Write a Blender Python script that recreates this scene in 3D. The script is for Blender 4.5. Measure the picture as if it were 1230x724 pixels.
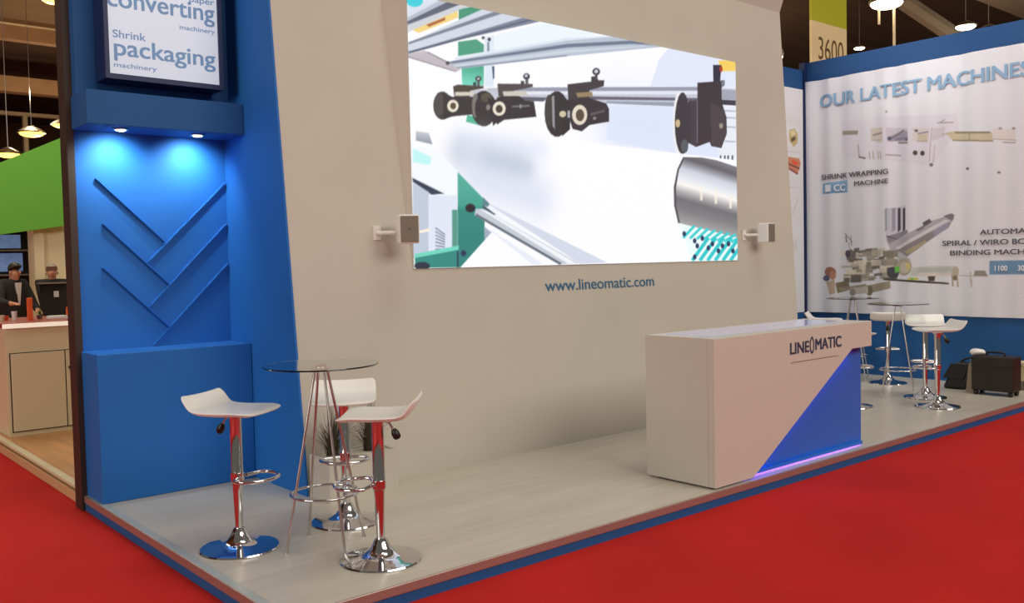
import bpy, bmesh, math, random
import numpy as np
from mathutils import Vector, Matrix

for o in list(bpy.data.objects):
    bpy.data.objects.remove(o, do_unlink=True)
S = bpy.context.scene
COL = S.collection

# ------------------------------------------------------------------ camera
cam_d = bpy.data.cameras.new('camera')
cam = bpy.data.objects.new('camera', cam_d)
COL.objects.link(cam)
cam_d.sensor_fit = 'HORIZONTAL'
cam_d.sensor_width = 36.0
cam_d.lens = 36.0 * 1093.42 / 1230.0
cam_d.clip_start, cam_d.clip_end = 0.05, 300
YAW, PITCH, ROLL = 0.70506856, 0.04368807, -0.02195311
fwd = Vector((math.sin(YAW) * math.cos(PITCH), math.cos(YAW) * math.cos(PITCH), -math.sin(PITCH)))
r0 = Vector((math.cos(YAW), -math.sin(YAW), 0))
u0 = r0.cross(fwd)
rgt = math.cos(ROLL) * r0 + math.sin(ROLL) * u0
upv = -math.sin(ROLL) * r0 + math.cos(ROLL) * u0
R3 = Matrix((rgt, upv, -fwd)).transposed()
cam.matrix_world = Matrix.Translation((-1.706, -3.563, 1.6)) @ R3.to_4x4()
S.camera = cam

# ------------------------------------------------------------------ light
S.view_settings.view_transform = 'Standard'
S.view_settings.look = 'None'
S.view_settings.gamma = 1
S.view_settings.use_curve_mapping = False
S.view_settings.exposure = 0.0
w = bpy.data.worlds.new('hall air')
S.world = w
w.use_nodes = True
w.node_tree.nodes['Background'].inputs[0].default_value = (1.0, 0.90, 0.76, 1)
w.node_tree.nodes['Background'].inputs[1].default_value = 0.13

def lamp(name, kind, loc, target, energy, color, **kw):
    d = bpy.data.lights.new(name, kind)
    d.energy = energy
    d.color = color
    for k, v in kw.items():
        setattr(d, k, v)
    o = bpy.data.objects.new(name, d)
    COL.objects.link(o)
    o.location = loc
    v = Vector(target) - Vector(loc)
    o.rotation_euler = v.to_track_quat('-Z', 'Y').to_euler()
    return o

WARM = (1.0, 0.93, 0.82)
lamp('hall_area_light', 'AREA', (5.5, -15.0, 10.5), (4.0, 1.2, .3), 1850, WARM, shape='RECTANGLE', size=16, size_y=6)
lamp('hall_area_light', 'AREA', (-13.0, -0.6, 5.0), (1.5, 1.0, .5), 820, WARM, shape='RECTANGLE', size=7, size_y=4)  # low side fill, added to brighten the booth's left-facing sides
lamp('hall_area_light', 'AREA', (4.5, -4.0, 19.0), (4.2, -2.5, 0), 900, WARM, shape='RECTANGLE', size=10, size_y=5)
lamp('hall_area_light', 'AREA', (0.5, 9.0, 7.0), (0.7, 8.0, 0), 310, (1, .92, .74), shape='RECTANGLE', size=4, size_y=4)
lamp('banner_spot', 'SPOT', (7.6, 0.5, 5.0), (9.0, 0.8, 3.0), 80, (1, 1, 1), spot_size=1.5, spot_blend=.8, shadow_soft_size=.12)
lamp('banner_spot', 'SPOT', (7.6, 2.1, 5.0), (9.0, 2.0, 3.0), 80, (1, 1, 1), spot_size=1.5, spot_blend=.8, shadow_soft_size=.12)

for p_ in ((4.6, 24.1, 6.5), (1, 14, 6), (6, 27, 4), (8, 34, 7.0), (14, 9, 6.5), (24, 6, 6.5), (27, 18, 7.0)):
    lamp('hall_fill', 'POINT', p_, (p_[0], p_[1], 0), 420, (1, .76, .48), shadow_soft_size=.3)  # point fills added to lift the dark hall, mostly away from its lamps

# ------------------------------------------------------------------ materials
def lin(c):
    return tuple(((v / 255) / 12.92 if v / 255 <= 0.04045 else ((v / 255 + 0.055) / 1.055) ** 2.4) for v in c)

MATS = {}
def mat(name, rgb, rough=0.5, metal=0.0, noise=0.0, scale=20.0, bump=0.0, stretch=(1, 1, 1), emit=None, estr=0.0, spec=0.5, coat=0.0):
    m = bpy.data.materials.new(name)
    m.use_nodes = True
    nt = m.node_tree
    b = nt.nodes['Principled BSDF']
    c = lin(rgb)
    b.inputs['Base Color'].default_value = (*c, 1)
    b.inputs['Roughness'].default_value = rough
    b.inputs['Metallic'].default_value = metal
    b.inputs['Specular IOR Level'].default_value = spec
    b.inputs['Coat Weight'].default_value = coat
    if noise or bump:
        tc = nt.nodes.new('ShaderNodeTexCoord')
        mp = nt.nodes.new('ShaderNodeMapping')
        mp.inputs['Scale'].default_value = stretch
        nz = nt.nodes.new('ShaderNodeTexNoise')
        nz.inputs['Scale'].default_value = scale
        nz.inputs['Detail'].default_value = 5
        nt.links.new(tc.outputs['Object'], mp.inputs[0])
        nt.links.new(mp.outputs[0], nz.inputs['Vector'])
        if noise:
            rp = nt.nodes.new('ShaderNodeValToRGB')
            rp.color_ramp.elements[0].position = 0.3
            rp.color_ramp.elements[1].position = 0.7
            rp.color_ramp.elements[0].color = (*[v * (1 - noise) for v in c], 1)
            rp.color_ramp.elements[1].color = (*[min(1, v * (1 + noise)) for v in c], 1)
            nt.links.new(nz.outputs['Fac'], rp.inputs[0])
            nt.links.new(rp.outputs[0], b.inputs['Base Color'])
        if bump:
            bp = nt.nodes.new('ShaderNodeBump')
            bp.inputs['Strength'].default_value = bump
            bp.inputs['Distance'].default_value = 0.01
            nt.links.new(nz.outputs['Fac'], bp.inputs['Height'])
            nt.links.new(bp.outputs[0], b.inputs['Normal'])
    if emit:
        b.inputs['Emission Color'].default_value = (*lin(emit), 1)
        b.inputs['Emission Strength'].default_value = estr
    MATS[name] = m
    return m

M_WHITE = mat('white painted board', (194, 188, 177), .55, noise=.03, scale=1.3)
M_SHELL = mat('white plastic', (232, 230, 226), .3)
M_COUNTER = mat('white laminate', (204, 199, 190), .35)
M_BLUE = mat('royal blue paint', (16, 102, 184), .7, noise=.05, scale=1.5)
M_BLUE_D = mat('deep blue paint and header shade', (18, 84, 146), .7, noise=.05, scale=1.5)
M_KRAFT = mat('grey kraft paper', (150, 138, 120), .8)
M_BAND = mat('fascia blue paint', (14, 70, 126), .7)
M_EDGING = mat('pale vinyl edging', (168, 174, 172), .3)
M_NAVY = mat('navy trim', (12, 34, 84), .5)
M_BLUE_P = mat('blue acrylic', (34, 112, 206), .2)
M_CARPET = mat('red carpet', (184, 38, 34), .95, noise=.1, scale=1.1, bump=.25, spec=.1)
M_CHROME = mat('chrome', (215, 215, 218), .06, 1.0)
M_STEEL = mat('brushed steel', (190, 188, 184), .28, 1.0)
M_ALU = mat('aluminium edge', (186, 168, 160), .42, .75)
M_BLACK = mat('black plastic', (14, 13, 14), .4)
M_BROWN = mat('dark brown timber', (52, 36, 26), .6, noise=.15, scale=6, stretch=(4, 4, .4))
M_DARKB = mat('dark brown hide', (30, 21, 17), .5, noise=.2, scale=30)
M_GREEN = mat('green fabric', (92, 160, 52), .8)
M_TAN = mat('tan timber edge', (205, 165, 120), .6, noise=.1, scale=8, stretch=(.6, 6, 6))
M_BEIGE = mat('beige laminate', (216, 203, 166), .5)
M_ORANGE = mat('orange card', (235, 100, 45), .6)
M_RED = mat('red gloss', (150, 14, 40), .3)
M_GREY = mat('grey mesh', (120, 112, 100), .6)
M_INK = mat('blue grey lettering', (56, 104, 140), .6)
M_INKD = mat('dark lettering', (52, 62, 88), .6)
M_INKL = mat('pale blue lettering', (132, 172, 206), .6)
M_INKG = mat('charcoal lettering', (84, 82, 90), .6)
M_INKW = mat('white lettering', (225, 230, 238), .6)
M_SOFFIT = mat('brown ceiling boards', (118, 100, 68), .9, noise=.15, scale=.8, stretch=(.2, 2, 1))
M_CROWN = mat('grass base', (46, 38, 30), .95)
M_BEAMG = mat('grey hall beam', (126, 122, 110), .9, noise=.12, scale=1.5)
M_CEIL = mat('dark ceiling', (70, 52, 36), .9, noise=.35, scale=.6, stretch=(.2, 2, 1))
M_BEAM = mat('concrete beam', (150, 120, 86), .9, noise=.12, scale=1.5)
M_HALLW = mat('hall wall', (84, 62, 42), .9, noise=.4, scale=.5)
M_SKIN = mat('skin', (188, 134, 106), .55)
M_SUIT = mat('black suit cloth', (24, 22, 24), .85)
M_SHIRT = mat('white shirt cloth', (200, 198, 200), .8)
M_HAIRD = mat('dark hair', (38, 28, 22), .6)
M_HAIRG = mat('grey hair', (160, 146, 128), .6)
M_TROUS = mat('charcoal trousers', (50, 46, 44), .85)
M_GRASS = mat('dry dark grass', (74, 66, 48), .7)
M_SOIL = mat('pale gravel', (190, 184, 170), .95)
M_LENS = mat('lamp lens', (255, 255, 255), .4, emit=(255, 250, 245), estr=14)
M_HLAMP = mat('hall lamp lens', (255, 235, 200), .4, emit=(255, 236, 200), estr=9)
M_HLAMPY = mat('amber lamp lens', (255, 200, 90), .4, emit=(255, 196, 80), estr=5)
M_LED = mat('violet light strip', (120, 90, 255), .4, emit=(96, 50, 255), estr=16)
M_LED_LOW = mat('lilac light strip', (150, 110, 255), .4, emit=(150, 92, 255), estr=17)
M_LED_HOT = mat('bright violet light', (120, 90, 255), .4, emit=(84, 40, 255), estr=70)
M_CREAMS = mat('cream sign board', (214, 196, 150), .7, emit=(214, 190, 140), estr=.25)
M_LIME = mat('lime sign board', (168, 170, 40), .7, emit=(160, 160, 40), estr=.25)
M_KHAKI = mat('khaki lettering', (120, 100, 66), .7)

def glass(name, rgb, rough=0.02):
    m = bpy.data.materials.new(name)
    m.use_nodes = True
    b = m.node_tree.nodes['Principled BSDF']
    b.inputs['Base Color'].default_value = (*lin(rgb), 1)
    b.inputs['Roughness'].default_value = rough
    b.inputs['Transmission Weight'].default_value = 1
    b.inputs['IOR'].default_value = 1.45
    return m
M_GLASS = glass('clear table glass', (226, 238, 236))
M_FROST = mat('backlit pale worktop glass', (196, 202, 226), .12, coat=.6, emit=(186, 190, 240), estr=.28)

def laminate():
    m = bpy.data.materials.new('grey oak laminate')
    m.use_nodes = True
    nt = m.node_tree
    b = nt.nodes['Principled BSDF']
    tc = nt.nodes.new('ShaderNodeTexCoord')
    br = nt.nodes.new('ShaderNodeTexBrick')
    br.offset = .37
    br.inputs['Color1'].default_value = (*lin((200, 193, 180)), 1)
    br.inputs['Color2'].default_value = (*lin((192, 185, 172)), 1)
    br.inputs['Mortar'].default_value = (*lin((178, 170, 157)), 1)
    br.inputs['Scale'].default_value = 1
    br.inputs['Brick Width'].default_value = 1.25
    br.inputs['Row Height'].default_value = .19
    br.inputs['Mortar Size'].default_value = .0015
    mp = nt.nodes.new('ShaderNodeMapping')
    mp.inputs['Scale'].default_value = (.8, 9, 1)
    nz = nt.nodes.new('ShaderNodeTexNoise')
    nz.inputs['Scale'].default_value = 3
    nz.inputs['Detail'].default_value = 6
    mx = nt.nodes.new('ShaderNodeMix')
    mx.data_type = 'RGBA'
    mx.blend_type = 'MULTIPLY'
    mx.inputs[0].default_value = .35
    rp = nt.nodes.new('ShaderNodeValToRGB')
    rp.color_ramp.elements[0].position = .35
    rp.color_ramp.elements[0].color = (.72, .7, .66, 1)
    rp.color_ramp.elements[1].position = .65
    rp.color_ramp.elements[1].color = (1, 1, 1, 1)
    nt.links.new(tc.outputs['Object'], br.inputs['Vector'])
    nt.links.new(tc.outputs['Object'], mp.inputs[0])
    nt.links.new(mp.outputs[0], nz.inputs['Vector'])
    nt.links.new(nz.outputs['Fac'], rp.inputs[0])
    nt.links.new(br.outputs['Color'], mx.inputs[6])
    nt.links.new(rp.outputs[0], mx.inputs[7])
    nt.links.new(mx.outputs[2], b.inputs['Base Color'])
    b.inputs['Roughness'].default_value = .3
    return m
M_FLOOR = laminate()
M_WOOD = mat('honey wood boards', (206, 150, 96), .4, noise=.14, scale=4, stretch=(6, .5, 1))

def attr_mat(name, emission):
    m = bpy.data.materials.new(name)
    m.use_nodes = True
    nt = m.node_tree
    b = nt.nodes['Principled BSDF']
    a = nt.nodes.new('ShaderNodeAttribute')
    a.attribute_name = 'picture'
    if emission:
        b.inputs['Base Color'].default_value = (.01, .01, .01, 1)
        b.inputs['Roughness'].default_value = .5
        nt.links.new(a.outputs['Color'], b.inputs['Emission Color'])
        b.inputs['Emission Strength'].default_value = emission
    else:
        nt.links.new(a.outputs['Color'], b.inputs['Base Color'])
        b.inputs['Roughness'].default_value = .7
    return m
M_SCREEN = attr_mat('led picture', 1.0)
M_PRINT = attr_mat('printed cloth', 0)

# ------------------------------------------------------------------ mesh tools
class MB:
    """collects faces of one mesh object, in world coordinates"""
    def __init__(s):
        s.v, s.f, s.m = [], [], []
    def add(s, vs, fs, mi=0):
        n = len(s.v)
        s.v += [tuple(p) for p in vs]
        s.f += [tuple(i + n for i in f) for f in fs]
        s.m += [mi] * len(fs)
        return s
    def box(s, x0, x1, y0, y1, z0, z1, mi=0):
        vs = [(x, y, z) for x in (x0, x1) for y in (y0, y1) for z in (z0, z1)]
        return s.add(vs, [(0, 1, 3, 2), (4, 6, 7, 5), (0, 4, 5, 1), (2, 3, 7, 6), (0, 2, 6, 4), (1, 5, 7, 3)], mi)
    def hexa(s, a, b, mi=0):
        """a, b: matching loops (front and back)"""
        n = len(a)
        fs = [tuple(range(n)), tuple(range(2 * n - 1, n - 1, -1))]
        fs += [(i, i + n, (i + 1) % n + n, (i + 1) % n) for i in range(n)]
        return s.add(list(a) + list(b), fs, mi)
    def tube(s, pts, r, n=10, closed=False, mi=0, cap=True):
        pts = [Vector(p) for p in pts]
        k = len(pts)
        rs = r if isinstance(r, (list, tuple)) else [r] * k
        rings, prev = [], None
        for i, p in enumerate(pts):
            if closed:
                t = pts[(i + 1) % k] - pts[i - 1]
            else:
                t = pts[min(i + 1, k - 1)] - pts[max(i - 1, 0)]
            t.normalize()
            if prev is None:
                a = Vector((0, 0, 1)) if abs(t.z) < .9 else Vector((1, 0, 0))
                u = t.cross(a).normalized()
            else:
                u = (prev - t * prev.dot(t)).normalized()
            prev = u
            v = t.cross(u)
            rings.append([p + rs[i] * (math.cos(2 * math.pi * j / n) * u + math.sin(2 * math.pi * j / n) * v) for j in range(n)])
        vs = [q for ring in rings for q in ring]
        fs = []
        for i in range(k if closed else k - 1):
            a, b = i * n, ((i + 1) % k) * n
            for j in range(n):
                fs.append((a + j, a + (j + 1) % n, b + (j + 1) % n, b + j))
        if not closed and cap:
            fs.append(tuple(range(n - 1, -1, -1)))
            fs.append(tuple((k - 1) * n + j for j in range(n)))
        return s.add(vs, fs, mi)
    def lathe(s, prof, c=(0, 0, 0), n=40, mi=0):
        vs = []
        for r, z in prof:
            for j in range(n):
                a = 2 * math.pi * j / n
                vs.append((c[0] + r * math.cos(a), c[1] + r * math.sin(a), c[2] + z))
        fs = []
        for i in range(len(prof) - 1):
            for j in range(n):
                fs.append((i * n + j, i * n + (j + 1) % n, (i + 1) * n + (j + 1) % n, (i + 1) * n + j))
        fs.append(tuple(range(n - 1, -1, -1)))
        fs.append(tuple((len(prof) - 1) * n + j for j in range(n)))
        return s.add(vs, fs, mi)
    def ball(s, c, rx, ry, rz, n=14, k=9, mi=0):
        prof = [(max(1e-4, math.sin(math.pi * i / k)), -math.cos(math.pi * i / k)) for i in range(k + 1)]
        t = MB().lathe(prof, n=n)
        return s.add([(c[0] + x * rx, c[1] + y * ry, c[2] + z * rz) for x, y, z in t.v], t.f, mi)

WORLD = {}
def mk(name, mb, mats, parent=None, loc=None, smooth=False, bevel=0.0, kind=None, label=None, cat=None, group=None):
    base = WORLD[parent.name] if parent else Vector((0, 0, 0))
    if loc is None:
        if parent:
            loc = base
        else:
            xs = np.array(mb.v)
            loc = Vector(((xs[:, 0].min() + xs[:, 0].max()) / 2, (xs[:, 1].min() + xs[:, 1].max()) / 2, xs[:, 2].min()))
    loc = Vector(loc)
    me = bpy.data.meshes.new(name)
    me.from_pydata([tuple(Vector(p) - loc) for p in mb.v], [], mb.f)
    if not isinstance(mats, (list, tuple)):
        mats = [mats]
    for m in mats:
        me.materials.append(m)
    me.polygons.foreach_set('material_index', mb.m)
    bm = bmesh.new()
    bm.from_mesh(me)
    bmesh.ops.recalc_face_normals(bm, faces=bm.faces)
    bm.to_mesh(me)
    bm.free()
    if smooth:
        me.polygons.foreach_set('use_smooth', [True] * len(me.polygons))
        if smooth != 'all':
            me.set_sharp_from_angle(angle=math.radians(40))
    o = bpy.data.objects.new(name, me)
    COL.objects.link(o)
    o.parent = parent
    o.location = loc - base
    WORLD[o.name] = loc
    if bevel:
        bv = o.modifiers.new('soft edge', 'BEVEL')
        bv.width = bevel
        bv.segments = 2
        bv.limit_method = 'ANGLE'
    tag(o, label, cat, group, kind)
    return o

def tag(o, label=None, cat=None, group=None, kind=None):
    for k, v in (('label', label), ('category', cat), ('group', group), ('kind', kind)):
        if v:
            o[k] = v
    return o

def empty(name, loc, label=None, cat=None, group=None, kind=None):
    o = bpy.data.objects.new(name, None)
    o.empty_display_size = .1
    COL.objects.link(o)
    o.location = loc
    WORLD[o.name] = Vector(loc)
    return tag(o, label, cat, group, kind)

def copy_tree(o, parent=None):
    c = o.copy()
    COL.objects.link(c)
    c.parent = parent
    for ch in o.children:
        copy_tree(ch, c)
    return c

def text(name, body, m, parent, p0, u, v, width, height, bold=0.0, depth=.0015, label=None, space=1.0, warp=None):
    """flat raised lettering whose outline box starts at p0 and spans width x height along u and v"""
    cu = bpy.data.curves.new(name, 'FONT')
    cu.body = body
    cu.space_character = space
    to = bpy.data.objects.new(name, cu)
    COL.objects.link(to)
    bpy.context.view_layer.update()
    me = bpy.data.meshes.new_from_object(to.evaluated_get(bpy.context.evaluated_depsgraph_get()))
    bpy.data.objects.remove(to)
    bpy.data.curves.remove(cu)
    co = np.array([p.co[:] for p in me.vertices])
    lo, hi = co.min(0), co.max(0)
    u, v = Vector(u), Vector(v)
    n = u.cross(v)
    vs = [Vector(p0) + u * float((c[0] - lo[0]) / (hi[0] - lo[0]) * width) + v * float((c[1] - lo[1]) / (hi[1] - lo[1]) * height) for c in co]
    fs = sorted((tuple(f.vertices) for f in me.polygons), key=lambda f: min(co[i][0] for i in f))
    bpy.data.meshes.remove(me)
    words, end = [], -1e9                   # one mesh per word
    for f in fs:
        x0 = min(co[i][0] for i in f)
        if x0 > end + .17:
            words.append([])
        words[-1].append(f)
        end = max(end, max(co[i][0] for i in f))
    for wf in words:
        ids = sorted({i for f in wf for i in f})
        ix = {i: k for k, i in enumerate(ids)}
        wv = [vs[i] for i in ids]
        wf = [tuple(ix[i] for i in f) for f in wf]
        k = len(wv)
        edges = {(f[i], f[(i + 1) % len(f)]) for f in wf for i in range(len(f))}
        side = [(a, b, b + k, a + k) for (a, b) in edges if (b, a) not in edges]
        mb = MB()
        shifts = [(0, 0)] if not bold else [(-1, -.5), (1, .5), (-1, .5), (1, -.5), (0, 0)]
        for q, (a, c) in enumerate(shifts):
            sh = u * (a * bold * height) + v * (c * bold * height) + n * (depth * .12 * q)
            mb.add([p + sh + n * depth for p in wv] + [p + sh for p in wv], wf + side)
        if warp:
            mb.v = [warp(p) for p in mb.v]
        mk(name, mb, m, parent, label=label)

# ------------------------------------------------------------------ picture painting for the screen and the printed banner
def paint(nx, ny, w_, h_, bg, ops):
    U, V = np.meshgrid(np.linspace(0, w_, nx), np.linspace(0, h_, ny))
    img = np.empty((ny, nx, 3))
    img[:] = bg
    px = w_ / (nx - 1)
    for op in ops:
        if op[0] == 'b':
            (ax, ay), (bx, by), r, col, al = op[1:]
            dx, dy = bx - ax, by - ay
            t = np.clip(((U - ax) * dx + (V - ay) * dy) / (dx * dx + dy * dy + 1e-9), 0, 1)
            d2 = (U - ax - t * dx) ** 2 + (V - ay - t * dy) ** 2
            a = al * np.exp(-d2 / (r * r) * 1.6)
            img += a[..., None] * (np.array(col, float) - img)
            continue
        pts = op[1]
        xs = [p[0] for p in pts]
        ys = [p[1] for p in pts]
        i0 = max(0, int((min(xs) - px * 2) / px)); i1 = min(nx, int((max(xs) + px * 3) / px) + 1)
        py = h_ / (ny - 1)
        j0 = max(0, int((min(ys) - py * 2) / py)); j1 = min(ny, int((max(ys) + py * 3) / py) + 1)
        if i0 >= i1 or j0 >= j1:
            continue
        u, v = U[j0:j1, i0:i1], V[j0:j1, i0:i1]
        ins = np.zeros(u.shape, bool)
        dist = np.full(u.shape, 1e9)
        for k in range(len(pts)):
            (x0, y0), (x1, y1) = pts[k], pts[(k + 1) % len(pts)]
            if y0 != y1:
                c = ((y0 > v) != (y1 > v)) & (u < (x1 - x0) * (v - y0) / (y1 - y0) + x0)
                ins ^= c
            dx, dy = x1 - x0, y1 - y0
            t = np.clip(((u - x0) * dx + (v - y0) * dy) / (dx * dx + dy * dy + 1e-12), 0, 1)
            dist = np.minimum(dist, np.hypot(u - x0 - t * dx, v - y0 - t * dy))
        sd = np.where(ins, dist, -dist)
        a = np.clip(.5 + sd / (1.2 * px), 0, 1)
        if op[0] == 'p':
            col = np.array(op[2], float)
            a = a * op[3]
        else:
            (ax, ay), (bx, by) = op[2], op[3]
            t = ((u - ax) * (bx - ax) + (v - ay) * (by - ay)) / ((bx - ax) ** 2 + (by - ay) ** 2)
            ts = [q[0] for q in op[4]]
            col = np.stack([np.interp(t, ts, [q[1][k] for q in op[4]]) for k in range(3)], -1)
        img[j0:j1, i0:i1] += a[..., None] * (col - img[j0:j1, i0:i1])
    c = np.clip(img, 0, 255) / 255
    c = np.where(c <= .04045, c / 12.92, ((c + .055) / 1.055) ** 2.4)
    return c

def picture(name, nx, ny, w_, h_, bg, ops, place, m, parent):
    """a fine grid sheet carrying a painted picture; place(u, v) gives the world point"""
    img = paint(nx, ny, w_, h_, bg, ops).reshape(-1, 3)
    base = WORLD[parent.name]
    vs = [tuple(Vector(place(w_ * i / (nx - 1), h_ * j / (ny - 1))) - base) for j in range(ny) for i in range(nx)]
    fs = [(j * nx + i, j * nx + i + 1, (j + 1) * nx + i + 1, (j + 1) * nx + i) for j in range(ny - 1) for i in range(nx - 1)]
    me = bpy.data.meshes.new(name)
    me.from_pydata(vs, [], fs)
    at = me.attributes.new('picture', 'FLOAT_COLOR', 'POINT')
    at.data.foreach_set('color', np.concatenate([img, np.ones((len(img), 1))], 1).astype('f').ravel())
    me.materials.append(m)
    me.polygons.foreach_set('use_smooth', [True] * len(me.polygons))
    o = bpy.data.objects.new(name, me)
    COL.objects.link(o)
    o.parent = parent
    WORLD[o.name] = base.copy()
    return o
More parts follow.
